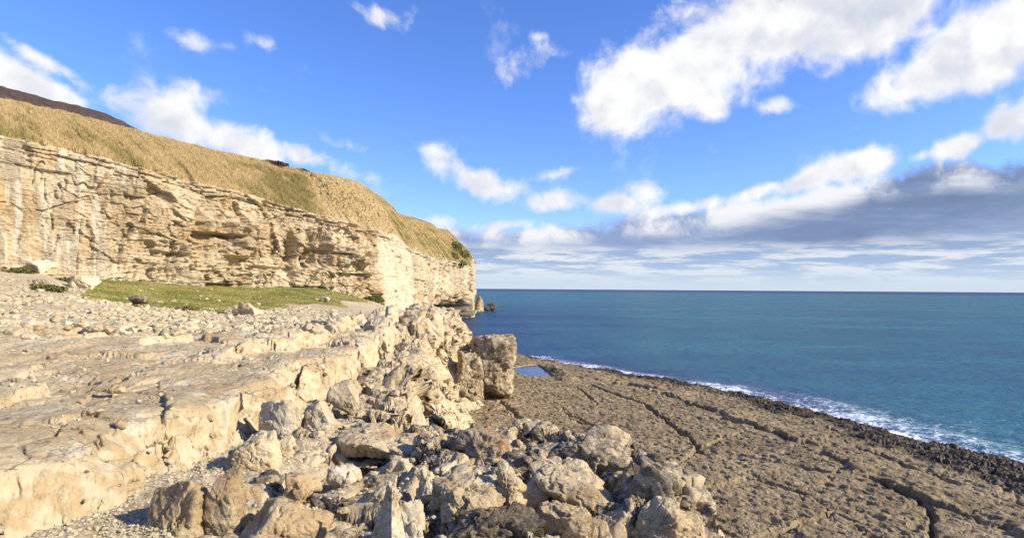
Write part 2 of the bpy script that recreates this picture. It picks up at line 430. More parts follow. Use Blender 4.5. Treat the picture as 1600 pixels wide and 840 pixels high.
# arc length and smooth resample
seg = np.r_[0, np.cumsum(np.linalg.norm(np.diff(baseP[:, :2], axis=0), axis=1))]
def catmull(x, xs, Y):
    x = np.asarray(x); k = np.clip(np.searchsorted(xs, x)-1, 0, len(xs)-2)
    t = ((x-xs[k])/(xs[k+1]-xs[k]))
    Y = np.asarray(Y, float)
    if Y.ndim == 1: Y = Y[:, None]
    m = np.zeros_like(Y)
    m[1:-1] = (Y[2:]-Y[:-2])/(xs[2:]-xs[:-2])[:, None]; m[0] = (Y[1]-Y[0])/(xs[1]-xs[0]); m[-1] = (Y[-1]-Y[-2])/(xs[-1]-xs[-2])
    hh = (xs[k+1]-xs[k])[:, None]; t = t[:, None]
    r = (2*t**3-3*t**2+1)*Y[k]+(t**3-2*t**2+t)*hh*m[k]+(-2*t**3+3*t**2)*Y[k+1]+(t**3-t**2)*hh*m[k+1]
    return r
# column spacing follows the apparent width so near and far get the same detail
dens_s = np.interp(np.linspace(0, seg[-1], 4000), seg, [2, 4, 9, 13, 13, 12, 12, 11, 10, 9.5, 9, 9, 9, 9, 7, 6, 4.5, 4.5, 5, 6, 3, 1.5, 1])
cum = np.r_[0, np.cumsum(dens_s[:-1])]; cum /= cum[-1]
NS = 1500
S = np.interp(np.linspace(0, 1, NS), cum, np.linspace(0, seg[-1], 4000))
base_s = catmull(S, seg, baseP)
top_s = np.interp(S, seg, topZ)
setb = np.interp(S, seg, [c[4] for c in cliff_ctl])
ruf = 1.25*np.interp(S, seg, [c[5] for c in cliff_ctl]).astype(f32)
pxs = np.interp(S, seg, cpx)
tang = np.gradient(base_s[:, :2], axis=0); tang /= np.linalg.norm(tang, axis=1)[:, None]
K = 41; ker = np.hanning(K); ker /= ker.sum()
tp = np.pad(tang, ((K//2, K//2), (0, 0)), 'edge')
tang = np.stack([np.convolve(tp[:, i], ker, 'valid') for i in range(2)], 1); tang /= np.linalg.norm(tang, axis=1)[:, None]
nin = np.stack([-tang[:, 1], tang[:, 0]], 1)          # inland
def proj(P):
    v = P-np.array([0, 0, EYE]); dz = v@F
    return 800+FP*(v@RT)/dz, 420-FP*(v@UP)/dz
def z_at(px, py, X, Y):
    """height that puts plan point (X,Y) on photo row py"""
    z = np.full(np.shape(X), EYE, float)
    for _ in range(4):
        P = np.stack([X, Y, z], -1); _, yy = proj(P)
        depth = (P-np.array([0, 0, EYE]))@F
        z = z + (yy-py)/FP*depth
    return z
slope_xy = base_s[:, :2] + nin*(setb+1.5)[:, None]
sp_px, _ = proj(np.c_[slope_xy, np.full(NS, 20.0)])
sky_row = np.interp(sp_px, sky_x, sky_y)
slope_z = z_at(None, sky_row, slope_xy[:, 0], slope_xy[:, 1])
far = S > seg[-5]
slope_z = np.where(far, np.minimum(slope_z, 26), slope_z)
slope_z = np.maximum(slope_z, top_s+2.0)
kz = np.hanning(31); kz /= kz.sum()
slope_z = np.convolve(np.pad(slope_z, 15, 'edge'), kz, 'valid')
NR, NG, NP = 430, 170, 14
def build_cliff():
    rows = []; zone = []
    u = S.astype(f32)[None, :]
    tr = np.linspace(-0.06, 1, NR)[:, None]
    zr = base_s[:, 2][None, :] + (top_s-base_s[:, 2])[None, :]*tr
    lean = 1.2*np.clip(tr, 0, 1)
    X = base_s[:, 0][None, :] + nin[:, 0][None, :]*lean
    Y = base_s[:, 1][None, :] + nin[:, 1][None, :]*lean
    U2 = np.broadcast_to(u, X.shape)
    # horizontally bedded blocks
    rs = np.random.RandomState(11)
    def beds(U_, Z_, th0, th1, w0, w1, seed, warp):
        b = np.cumsum(np.random.RandomState(seed).uniform(th0, th1, 120))-6
        zz = Z_ + warp*fbm2(U_/9, Z_/6, 3, seed) + 0.02*U_
        i = np.searchsorted(b, zz.ravel()).reshape(zz.shape)
        wi = w0+(w1-w0)*hash01(i, None, seed)
        uu = U_ + 0.35*w0*fbm2(U_/1.5, Z_/1.2, 3, seed+3) + 40*hash01(i, None, seed+1)
        j = np.floor(uu/wi).astype(np.int64)
        fr = uu/wi-j
        lo = b[np.clip(i-1, 0, 119)]; hi = b[np.clip(i, 0, 119)]
        ft = np.clip((zz-lo)/(hi-lo), 0, 1)
        return hash01(i, j, seed+2), hash01(i, None, seed+5), fr, ft
    o = np.zeros_like(U2)
    bk = 0.42*np.interp(U2, [seg[0], seg[2], seg[4], seg[6], np.interp(590, cpx[:20], seg[:20]), np.interp(608, cpx[:20], seg[:20]), np.interp(650, cpx[:20], seg[:20]), np.interp(690, cpx[:20], seg[:20])], [.5, .4, .45, 1, 1, .25, .3, .4]).astype(f32)*(1-0.45*sstep(tr, .45, .6)*(1-sstep(tr, .86, .92)))
    hn = sstep(tr, 0.0, 1.0)
    lowmask = 1-0.65*sstep(tr, 0.45, 0.85)
    A = ruf[None, :]
    h1, l1, fr1, ft1 = beds(U2, zr, 1.6, 3.2, 3.5, 8.0, 21, 0.35)
    o += A*lowmask*(2.6*(h1-0.5) + 0.6*(l1-0.5))*(.4+.6*bk)
    o += A*lowmask*0.55*(0.5-ft1)*(h1 > .35) * -1.0          # faces lean out upwards: undercut beds
    h2, l2, fr2, ft2 = beds(U2, zr, 0.45, 1.1, 1.2, 3.0, 33, 0.22)
    o += bk*(0.18+0.40*A)*(0.55*(h2-0.5)+0.22*(l2-0.5))
    edge2 = np.minimum(np.minimum(fr2, 1-fr2)*2, np.minimum(ft2, 1-ft2)*0.9)
    o -= bk*0.18*(0.4+A)*sstep(fbm2(U2/3, zr/1.5, 3, 37), -.25, .1)*(1-sstep(edge2, 0.0, 0.09))
    # open bedding gaps
    gap = fbm2(U2/14, zr*1.1+fbm2(U2/6, zr/3, 2, 71)*1.2, 3, 70)
    o -= 0.9*bk*A*lowmask*(1-sstep(np.abs(gap), 0.0, 0.030))*sstep(fbm2(U2/7, zr/4, 2, 75), -0.1, 0.25)
    vj = fbm2(U2/4.5, zr/15, 3, 78)
    o -= 0.45*(1-sstep(np.abs(vj), 0.0, 0.022))*sstep(fbm2(U2/6, zr/4, 2, 79), -.15, .1)
    # vertical flutes on the smooth walls and headland
    fl = fbm2(U2/1.8, zr/22, 4, 80)
    o += (0.5+0.9*sstep(U2, seg[15], seg[17]))*0.55*fl
    o += 1.3*fbm2(U2/11, zr/9, 2, 90) + 0.15*fbm2(U2/1.6, zr/1.2, 5, 95, 0.58)
    U_ = lambda p: np.interp(p, cpx[:20], seg[:20])
    fk = np.interp(U2, [U_(-100), U_(60), U_(150), U_(240), U_(588), U_(606), U_(648), U_(665)], [.4, .35, .5, 1, 1, .28, .3, .5]).astype(f32)
    for su, sz_, a_, l_, j_, sd_ in ((4.6, 3.4, 1.1, .9, .10, 61), (1.9, 1.5, .50, .42, .10, 62), (0.8, .6, .20, .17, .06, 63)):
        sl_, lv_, e_ = facet2((U2+.5*fbm2(U2/2, zr/2, 3, 91)*su*.4)/su, (zr+.3*fbm2(U2/3, zr/2, 3, 92))/sz_, sd_)
        o += fk*((.35+.65*np.clip(A, 0, 1.2))*(a_*sl_+l_*lv_) - j_*(1-sstep(e_, 0, .06)))
    o += 0.16*fbm2(U2/0.5, zr/0.35, 3, 99, 0.6)
    # deeper vertical clefts with stained recesses
    for pxc, w, dep, lo, hi in ((452, .9, 1.6, .1, .62), (486, 1.1, 1.8, .28, .66), (505, .8, 1.2, .3, .7), (590, 1.6, 1.6, .1, .6), (352, 1.2, 1.4, .35, .62), (320, .5, 1.0, .45, .75), (655, 1.2, 1.2, .2, .9), (673, 1.4, 1.3, .2, .9), (700, 2.5, 1.4, .2, .85), (716, 2, 1.2, .2, .9)):
        uc = np.interp(pxc, cpx[:20], seg[:20])
        o -= dep*np.exp(-((U2-uc+0.5*fbm2(U2*0+3, zr/2, 2, int(pxc)))/w)**2)*sstep(tr, lo-.05, lo+.05)*(1-sstep(tr, hi-.05, hi+.1))
    # protruding block with overhang, photo (330-380, 320-400)
    for pxc, w, dep, lo, hi in ((362, 2.6, 1.5, .30, .46), (345, 3.2, 1.3, .52, .63), (530, 2.6, 1.2, .52, .62), (560, 2.2, 1.0, .45, .6), (262, 2.2, .9, .28, .38), (420, 3.5, .9, .22, .45)):
        uc = np.interp(pxc, cpx[:20], seg[:20])
        q = 1-np.clip(np.abs(U2-uc+0.8*fbm2(U2/2, zr, 2, 3+int(pxc)))/w, 0, 1)
        o += dep*np.clip(q*3, 0, 1)*sstep(tr, lo-.012, lo+.012)*(1-sstep(tr, hi, hi+.06))
    # sea cave notch under the headland
    um = sstep(U2, np.interp(672, cpx[:20], seg[:20]), np.interp(686, cpx[:20], seg[:20]))*(1-sstep(U2, np.interp(731, cpx[:20], seg[:20]), np.interp(737, cpx[:20], seg[:20])))
    o -= 7.5*um*(1-sstep(zr+1.6*fbm2(U2/4, zr/3, 3, 61), 3.4, 5.0))
    o -= 2.2*um*(1-sstep(zr+1.6*fbm2(U2/3, zr/2, 3, 62), 5.5, 7.5))*(hash01(np.floor(zr/0.7).astype(int), np.floor(U2/3).astype(int), 4))
    o *= (1-0.6*sstep(tr, 0.965, 1.0))
    # broken ledgy top beds
    top = sstep(tr, 0.86, 0.93)
    stair = np.floor(tr*42+0.8*fbm2(U2/3, zr, 2, 44))/42-tr
    o += top*(0.8*hash01(np.floor(tr*42+0.8*fbm2(U2/3, zr, 2, 44)).astype(int), np.floor(U2/2.6).astype(int), 9)-0.5)
    X = X - nin[:, 0][None, :]*o; Y = Y - nin[:, 1][None, :]*o
    Pr = np.stack([X, Y, zr], -1)
    # grass slope
    tg = np.linspace(0, 1, NG+1)[1:, None]
    o_top = o[-1][None, :]
    sb = (setb+1.5)[None, :]
    off = lean[-1] + (sb-lean[-1])*tg - o_top*(1-tg)
    prof = 1-(1-tg)**1.25
    zg = top_s[None, :] + (slope_z-top_s)[None, :]*prof
    Xg = base_s[:, 0][None, :] + nin[:, 0][None, :]*off; Yg = base_s[:, 1][None, :] + nin[:, 1][None, :]*off
    Ug = np.broadcast_to(u, Xg.shape)
    fade = np.sin(np.clip(tg, 0, 1)*PI)**0.6
    earth = sstep(Ug, np.interp(500, cpx[:20], seg[:20]), np.interp(540, cpx[:20], seg[:20]))*(1-sstep(Ug, np.interp(628, cpx[:20], seg[:20]), np.interp(650, cpx[:20], seg[:20])))
    e_n = fbm2(Ug/5, tg*3, 4, 51)
    earth = np.clip(earth*sstep(1.15-tg*0.55+e_n*0.9, 0.45, 0.75), 0, 1)
    zg = zg + fade*(0.55*fbm2(Ug/4, tg*sb/3, 4, 55)+0.25*fbm2(Ug/1.2, tg*sb/1.0, 3, 56))
    ec = np.floor(tg*sb/0.5 + fbm2(Ug/2, tg*6, 2, 58)); 
    zg = zg + fade*earth*(0.75*fbm2(Ug/0.9, tg*sb/0.6, 4, 57, 0.6, True)-0.2 + 0.5*facet2(Ug/1.5, tg*sb/.9, 59)[1])
    Pg = np.stack([Xg, Yg, zg], -1)
    # plateau running inland, just below the line of sight
    tpn = (np.linspace(0, 1, NP+1)[1:, None])**1.6
    offp = sb + 70*tpn
    dist = np.linalg.norm(slope_xy, axis=1)[None, :]
    grade = (slope_z-EYE)[None, :]/dist*0.55
    Pp = np.stack([base_s[:, 0][None, :]+nin[:, 0][None, :]*offp, base_s[:, 1][None, :]+nin[:, 1][None, :]*offp, slope_z[None, :]+grade*70*tpn-0.6*np.sqrt(tpn)], -1)
    P = np.concatenate([Pr, Pg, Pp], 0)
    z_ = np.concatenate([np.zeros((NR, NS)), np.ones((NG, NS)), np.ones((NP, NS))], 0)
    e_ = np.concatenate([np.zeros((NR, NS)), earth, np.zeros((NP, NS))], 0)
    u_ = np.broadcast_to(u, z_.shape)
    px_ = np.broadcast_to(pxs[None, :]/1000, z_.shape)
    t_ = np.concatenate([np.broadcast_to(tr, (NR, NS)), 1+np.broadcast_to(tg, (NG, NS)), np.full((NP, NS), 2.2)], 0)
    return P, dict(zone=z_, earth=e_, along=u_, tt=t_), px_
cliffP, cliffA, cliffpx = build_cliff()
def cliff_material():
    m, N, b = new_mat('cliff rock')
    pos = N.n.new('ShaderNodeNewGeometry').outputs['Position']
    x, y, z = N.xyz(pos)
    u = N.attr('along'); tt = N.attr('tt'); zone = N.attr('zone'); earth = N.attr('earth')
    q = N.comb(u, N.m('MULTIPLY', z, 1.0), 0.0)
    # broad tints
    a = N.noise(q, 0.16, 6, 0.6); bb = N.noise(q, 0.8, 8, 0.65); g = N.noise(pos, 4.0, 8, 0.7)
    col = N.mix(N.ss(N.m('MULTIPLY_ADD', a, 0.55, N.m('MULTIPLY', bb, 0.45)), 0.40, 0.60), (0.43, 0.31, 0.165), (0.59, 0.475, 0.305))
    orange = N.ss(N.noise(N.vm('MULTIPLY', q, (1, 0.6, 1)), 0.33, 7, 0.65), 0.52, 0.66)
    col = N.mix(N.m('MULTIPLY', orange, 0.7), col, (0.53, 0.34, 0.16))
    # vertical streaks: grey and white
    qs = N.vm('MULTIPLY', q, (1.0, 0.13, 1.0))
    s1 = N.noise(qs, 0.85, 7, 0.62); s2 = N.noise(N.vm('ADD', qs, (50, 9, 0)), 1.3, 6, 0.6)
    U = lambda p: float(np.interp(p, cpx[:20], seg[:20]))
    left = N.m('MULTIPLY', N.ss(u, U(-300), U(0)), N.ss(u, U(260), U(150)))
    head = N.ss(u, U(636), U(660))
    k = N.m('ADD', N.m('ADD', N.m('MULTIPLY', left, 0.75), N.m('MULTIPLY', head, 1.3), clamp=True), 0.25, clamp=True)
    col = N.mix(N.m('MULTIPLY', N.ss(s1, 0.47, 0.58), N.m('MULTIPLY', k, 0.55)), col, (0.29, 0.265, 0.215))
    col = N.mix(N.m('MULTIPLY', N.ss(s2, 0.52, 0.60), N.m('MULTIPLY', k, 0.65)), col, (0.64, 0.57, 0.44))
    # pale bare wall by the corner
    pale = N.m('MULTIPLY', N.ss(u, U(590), U(608)), N.ss(u, U(655), U(640)))
    col = N.mix(N.m('MULTIPLY', pale, N.ss(bb, 0.3, 0.55)), col, (0.60, 0.50, 0.35))
    wp = N.ss(N.noise(N.vm('ADD', q, (9, 30, 0)), 0.45, 8, 0.7), 0.60, 0.70)
    col = N.mix(N.m('MULTIPLY', wp, 0.75), col, (0.64, 0.57, 0.47))
    dk = N.ss(N.m('MULTIPLY_ADD', N.m('SUBTRACT', g, .5), 0.4, N.noise(N.vm('ADD', q, (3, 3, 0)), 0.6, 9, 0.72)), 0.60, 0.72)
    col = N.mix(N.m('MULTIPLY', dk, 0.5), col, (0.20, 0.175, 0.14))
    # dark wet weed band under the headland, cave shade painted into its brown
    wet_shade = N.m('MULTIPLY', N.ss(N.m('MULTIPLY_ADD', N.m('SUBTRACT', bb, .5), 7.0, z), 6.2, 3.8), N.m('MULTIPLY', N.ss(u, U(664), U(676)), N.ss(u, U(738), U(731))))
    col = N.mix(N.m('MULTIPLY', wet_shade, .85), col, (0.10, 0.075, 0.045))
    gst = N.m('MULTIPLY', N.m('MULTIPLY', N.ss(u, U(737), U(740.5)), N.ss(u, seg[20], U(741.5))), N.ss(z, 9.0, 4.0))
    col = N.mix(N.m('MULTIPLY', gst, 0.7), col, (0.42, 0.45, 0.10))
    # grass slope
    gn = N.noise(pos, 0.6, 6, 0.6); gf = N.noise(N.vm('MULTIPLY', pos, (1, 1, .6)), 3.0, 8, 0.7)
    gcol = N.mix(N.ss(gn, 0.35, 0.65), (0.36, 0.26, 0.10), (0.27, 0.21, 0.07))
    gcol = N.mix(N.ss(gf, 0.40, 0.65), gcol, (0.40, 0.29, 0.14))
    ecol = N.mix(N.ss(gf, 0.42, 0.56), (0.25, 0.165, 0.07), (0.46, 0.335, 0.16))
    gcol = N.mix(N.ss(N.m('ADD', earth, N.m('MULTIPLY', N.m('SUBTRACT', gf, .5), .5)), 0.35, 0.6), gcol, ecol)
    lip = N.ss(N.m('ADD', tt, N.m('MULTIPLY', N.m('SUBTRACT', bb, 0.5), 0.5)), 1.00, 1.05)
    col = N.mix(lip, col, gcol)
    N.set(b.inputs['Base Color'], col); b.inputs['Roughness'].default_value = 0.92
    b.inputs['Specular IOR Level'].default_value = 0.15
    h = N.m('MULTIPLY_ADD', N.noise(N.vm('MULTIPLY', pos, (1, 1, 1.05)), 2.2, 10, 0.7), 1.0, N.m('MULTIPLY', N.noise(pos, 10.0, 6, 0.7), 0.3))
    N.set(b.inputs['Normal'], N.bump(h, 0.75, 0.35))
    return m
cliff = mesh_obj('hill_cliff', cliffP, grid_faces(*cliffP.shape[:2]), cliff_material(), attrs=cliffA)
tag(cliff, 'layered cream limestone cliff with long golden grass on its brow', kind='structure')

# ---- dark bracken hill behind the brow, and small dark thickets on the skyline
def hill_sheet(name, pts, thick, mat, n=260, back=60):
    pts = np.array(pts, float)
    xs = pts[:, 0]; px = np.linspace(xs[0], xs[-1], n)
    yy = np.interp(px, xs, pts[:, 1]); dd = np.interp(px, xs, pts[:, 2])
    top = np.array([pt(a, b_, c_) for a, b_, c_ in zip(px, yy, dd)])
    rows = []
    for k in range(26):
        t = k/25
        s = t*2-1                       # -1 front foot, 0 crest, +1 back foot
        w = back*0.28 if s < 0 else back
        dirn = top[:, :2]/np.linalg.norm(top[:, :2], axis=1)[:, None]
        xy = top[:, :2] + dirn*(s*w)
        z = top[:, 2] - thick*(s*s)
        z = z + 0.35*fbm2(xy[:, 0]/2.0, xy[:, 1]/2.0, 4, 4)
        rows.append(np.c_[xy, z])
    P = np.array(rows)
    return mesh_obj(name, P, grid_faces(*P.shape[:2]), mat)
mb, N_, b_ = new_mat('bracken')
pz = N_.n.new('ShaderNodeNewGeometry').outputs['Position']
N_.set(b_.inputs['Base Color'], N_.mix(N_.ss(N_.noise(pz, 1.2, 8, .7), .35, .65), (0.055, 0.032, 0.022), (0.13, 0.075, 0.045)))
b_.inputs['Roughness'].default_value = 0.95
N_.set(b_.inputs['Normal'], N_.bump(N_.noise(pz, 2.0, 8, .7), 1.0, 0.6))
h1 = hill_sheet('hill_bracken', [(-700, 60, 78), (-400, 96, 84), (-200, 118, 88), (0, 141, 92), (60, 157, 95), (110, 168, 98), (160, 180, 101), (205, 201, 104), (230, 215, 106)], 7.5, mb)
tag(h1, kind='structure')

# ---- the sea
shore_px = [(1990, 870), (1900, 838), (1750, 785), (1600, 745), (1530, 731), (1450, 711), (1380, 690), (1300, 666), (1230, 646), (1150, 626), (1080, 612), (1000, 600), (950, 591), (900, 582), (850, 571), (800, 562)]
shore = [tuple(ptz(px, py, 0.0)[:2]) for px, py in shore_px]
shore += [(-6, 73), (-12, 66), (-16, 50)]      # closes round behind the ledge; land lies on its left
shore_poly = shore
def shore_sd(x, y):
    return sdist(x, y, shore_poly)
# ledge front edge (top of the wall) and the inner step, in plan; ledge lies on their left
edge_poly = [(9, -14), (4.2, -3), (3.4, 3), (2.75, 6.0), (2.45, 7.5), (2.2, 9.3), (1.5, 11.0), (0.3, 12.3), (-0.8, 12.7), (-1.7, 12.7), (-2.3, 13.6), (-2.9, 16.5), (-3.6, 21), (-4.3, 27), (-4.6, 34), (-4.4, 40), (-4.1, 46), (-4.6, 52), (-7, 57), (-9, 66), (-11.8, 80), (-14.8, 100), (-16.8, 118), (-17.5, 140), (-17, 170)]
step_poly = [(20, 1.4), (3, 1.4), (-3.2, 1.5), (-5.2, 3.4), (-5.6, 6.4), (-5.4, 7.3), (-5.75, 8.6), (-5.35, 9.1), (-5.45, 10.3), (-5.25, 11.8), (-4.95, 13.0), (-5.3, 14.8), (-5.1, 17.3), (-5.35, 21), (-5.6, 25), (-6.6, 33), (-6.9, 40), (-7.5, 46), (-14, 70)]
step2_poly = [(-7.2, 12), (-7.0, 14), (-7.5, 18), (-7.4, 22), (-8.1, 27), (-9.0, 33), (-10, 40), (-13, 50)]
uctl = [(-300, 470, 34), (-300, 540, 16), (-300, 760, 5.6), (0, 712, 6.6), (0, 640, 9.2), (0, 580, 13.4), (0, 540, 18), (0, 500, 26), (0, 470, 36), (0, 447, 44), (0, 424, 53), (-150, 415, 50),
    (60, 428, 54), (100, 440, 53), (150, 470, 41), (145, 449, 56), (150, 436, 66), (200, 640, 9.3), (200, 580, 13.6), (200, 540, 19.5), (200, 505, 29), (200, 482, 42), (210, 462, 55), (225, 440, 70),
    (400, 600, 12.2), (400, 560, 17), (400, 525, 25), (400, 500, 36), (400, 485, 48), (400, 465, 66), (400, 450, 83), (500, 560, 17.3), (500, 530, 24), (500, 505, 37), (500, 490, 50), (500, 470, 71), (500, 450, 90),
    (560, 510, 34), (560, 492, 52), (560, 465, 94), (600, 500, 45), (612, 489, 75), (612, 481, 101), (650, 497, 50), (655, 491, 82), (655, 489, 118), (690, 496, 120), (690, 497, 60),
    (400, 840, 4.5), (800, 840, 4.5), (800, 640, 9.3), (1000, 600, 12), (900, 560, 17), (750, 540, 22), (720, 520, 34), (690, 507, 44), (1100, 840, 4.6), (1400, 800, 5)]
uw = np.array([pt(*c) for c in uctl])
def _uc(x, y):
    r = np.sqrt(x*x+y*y)+1e-6
    return np.stack([np.arctan2(x, y)*1.6, np.log(r)], -1)
uc = _uc(uw[:, 0], uw[:, 1])
def _tps(r2): return np.where(r2 > 1e-12, 0.5*r2*np.log(r2+1e-12), 0)
def _fit():
    d = ((uc[:, None]-uc[None])**2).sum(-1); n = len(uc)
    A = np.zeros((n+3, n+3)); A[:n, :n] = _tps(d)+np.eye(n)*0.004; A[:n, n] = 1; A[:n, n+1:] = uc; A[n, :n] = 1; A[n+1:, :n] = uc.T
    return np.linalg.solve(A, np.r_[uw[:, 2], 0, 0, 0])
ucoef = _fit()
def U_base(x, y):
    c = _uc(x, y).astype(f32); out = np.full(x.shape, ucoef[len(uc)], f32) + c[..., 0]*f32(ucoef[-2]) + c[..., 1]*f32(ucoef[-1])
    for k in range(len(uc)):
        r2 = (c[..., 0]-f32(uc[k, 0]))**2+(c[..., 1]-f32(uc[k, 1]))**2
        out = out + f32(ucoef[k])*(0.5*r2*np.log(r2+1e-9)).astype(f32)
    return out
def ledge_height(x, y, detail=True):
    """rock ledge surface; returns z and material masks"""
    x = np.asarray(x, f32); y = np.asarray(y, f32)
    r = np.sqrt(x*x+y*y)
    base = U_base(x, y)
    wx = 0.35*fbm2(x/1.7, y/1.7, 3, 301); wy = 0.35*fbm2(x/1.7, y/1.7, 3, 305)
    # inner step with jointed blocks
    s1 = sdist(x+wx*0.5, y, step_poly)
    f1, f2, cid = worley2((x+wx*0.6)/1.25, (y+wy*0.6)/1.7, 5)
    s1 = s1 + 0.62*(cid-0.5) - 0.10*(1-sstep(f2-f1, 0, .05))
    far = 1-sstep(y, 38, 46)
    sw_ = np.interp(y, [0, 9, 13, 18], [-.50, -.42, -.28, -.24]).astype(f32)
    drop1 = (1-np.clip((s1-sw_)/(0.10-sw_), 0, 1)**0.85)*far
    s2 = sdist(x+wx, y+wy, step2_poly)+0.7*(cid-0.5)
    bump2 = sstep(s2, -0.25, 0.1)*(1-sstep(s2, 0.3, 2.2))*sstep(y, 14, 18)*(1-sstep(y, 38, 46))
    z = base - (1.02-0.27*(1-sstep(y, 9, 13))*(1-sstep(x, -3.6, -2.2)))*drop1 + 0.34*bump2
    lower = drop1
    # rounded lip of the upper slab
    z = z - 0.12*np.exp(-(np.clip(s1, 0, 9)/0.35)**2)*(1-drop1)*(0.4+cid)
    e0 = sdist(x, y, edge_poly)
    # terrace rough blocks
    g1, g2, gid = worley2((x+wx*0.8)/0.75+3, (y+wy)/1.0, 8)
    k1, k2, kid = worley2((x+wx)/2.2+9, (y+wy)/3.1, 12)
    gravel = sstep(lower, .93, .995)*sstep(-(x+2.8+0.9*fbm2(x/1.5, y/1.5, 2, 333)), 0, 0.6)*(1-sstep(y, 9.3, 10.3))
    blocky = lower*(1-gravel)
    amp = np.clip(0.28+0.012*y, 0, .6)
    nb = (0.75+0.25*sstep(y, 12, 16)).astype(f32)
    A1, L1, E1 = facet2((x+.4*wx)/1.5, (y+.4*wy)/1.9, 41); A2, L2, E2 = facet2((x+.3*wx)/0.55, (y+.3*wy)/0.7, 42)
    z = z + nb*blocky*(0.42*A1+0.45*L1 + 0.26*A2+0.20*L2 - 0.34*(1-sstep(E1, 0, .10)) - 0.15*(1-sstep(E2, 0, .12)))
    # raised blocks on the ridge top far down the wall
    rid = np.exp(-(np.clip(e0-2.2, 0, 99)/2.2)**2)*sstep(y, 27, 35)*(1-sstep(y, 50, 56))
    z = z + rid*(0.25+0.9*kid*sstep(k2-k1, 0, .12)+0.5*gid)
    # upper slab: gentle swells, sparse joints
    upm = (1-lower)
    sw = fbm2(x/3.2+0.3*y/3, y/4.5, 4, 311)
    z = z + upm*0.10*sw*np.clip(y/14, 0.5, 2.0)
    near = (1-sstep(r, 30, 42))
    terr = fbm2(x/2.4+4, y/3.6, 5, 320, 0.55)
    t2_ = fbm2(x/0.8+7, y/1.5, 4, 322, 0.6)
    A3, L3, E3 = facet2((x+wx)/1.7, (y+1.5*wy)/2.9, 43); A4, L4, E4 = facet2((x+.5*wx)/0.5, (y+.5*wy)/0.9, 44)
    brk = sstep(fbm2(x/2.5, y/3.5, 3, 346), -.15, .25)
    z = z + upm*near*(0.10*A3+0.09*L3+brk*(0.05*A4+0.05*L4)-0.05*brk*(1-sstep(E4, 0, .08))-0.06*(1-sstep(E3, 0, .04))*brk)*np.clip(r/10, .75, 1.5)
    z = z + upm*near*(0.07*(np.floor(terr*7)/7*1.0 + 0.2*terr) + 0.03*np.floor(t2_*5)/5)*np.clip(r/9, .7, 1.8)
    jt = np.abs(fbm2(x/1.6+9, y/2.6, 3, 341)); 
    z = z - upm*near*0.08*(1-sstep(jt, 0.0, 0.03))*sstep(fbm2(x/1.1, y/1.1, 2, 345), 0.0, 0.2)
    # rubble zone beyond the slab
    rub = upm*sstep(r+4*fbm2(x/6, y/6, 2, 350), 27, 33)
    # outer wall
    nearw = 1-sstep(y, 9.0, 11.0)
    ww = e0 + nearw*(1.0*fbm2(x/3.5, y/5.0, 3, 360) + 0.55*(kid-0.5) + 0.35*(gid-0.5)) - (1-nearw)*0.25
    s = -ww
    wallw = (nearw*1.5+(1-nearw)*0.45).astype(f32)
    t = np.clip(s/wallw, 0, 1)
    dropz = (z-0.2)*np.clip(0.75*t**0.75+0.25*t**2.5, 0, 1)
    # stepped strata on the wall face
    zz = z - dropz
    st = np.floor((zz+0.3*fbm2(x/2, y/2, 2, 370))/0.55)*0.55
    face = sstep(t, 0.02, 0.12)*(1-sstep(t, .9, 1))
    stepface = sstep(drop1, .04, .2)*(1-sstep(drop1, .97, 1.0))
    hump = sstep(bump2, .1, .5)*(1-sstep(bump2, .97, 1.0))
    zz = zz + face*0.35*(st-zz+0.27)
    zz = zz - 2.5*sstep(s-wallw, 0.0, 1.5)
    grass = sstep(y+6*fbm2(x/9, y/9, 3, 380)+5*fbm2(x/1.8, y/2.5, 3, 381)+0.35*(-x-25), 43, 49)*sstep(-x+4*fbm2(x/8, y/8, 2, 382), 18.5, 22)*(1-sstep(-x-0.62*y, 2.5, 5.5))
    pit = np.clip(blocky*sstep(fbm2(x/1.8, y/1.8, 3, 390), -0.25, 0.15), 0, 1)*(1-face*0.7)
    rubm = np.clip(rub*(1-grass), 0, 1)
    if detail:
        pz = fbm2(x/0.30, y/0.34, 4, 400, 0.6, True)
        zz = zz + pit*0.07*pz*np.clip(r/12, .6, 1.6) + pit*0.05*fbm2(x/0.09, y/0.10, 3, 401, .6, True)*(r < 16)
        gz = worley2(x/0.09*np.clip(6/r, 0.12, 1), y/0.10*np.clip(6/r, 0.12, 1), 15)[0]
        zz = zz + gravel*(0.035*(0.5-gz)+0.09*fbm2(x/0.5, y/0.6, 4, 410))
        zz = zz + rubm*(0.10*fbm2(x/1.0, y/1.6, 4, 412, .6)+0.10*(0.5-worley2(x/0.45, y/0.7, 16)[0]))*(1-0.8*sstep(y, 55, 62))
        zz = zz + (1-pit)*(1-gravel)*(1-rubm)*(0.030*fbm2(x/0.4, y/0.5, 4, 420, 0.6)+0.012*fbm2(x/.09, y/.1, 3, 421, .6)*(r < 16))
    return zz, dict(gravel=gravel, grass=grass, pit=pit*(1-stepface), rubble=rubm, face=np.clip(np.maximum(face, np.maximum(stepface, hump*.8)), 0, 1), lower=lower)
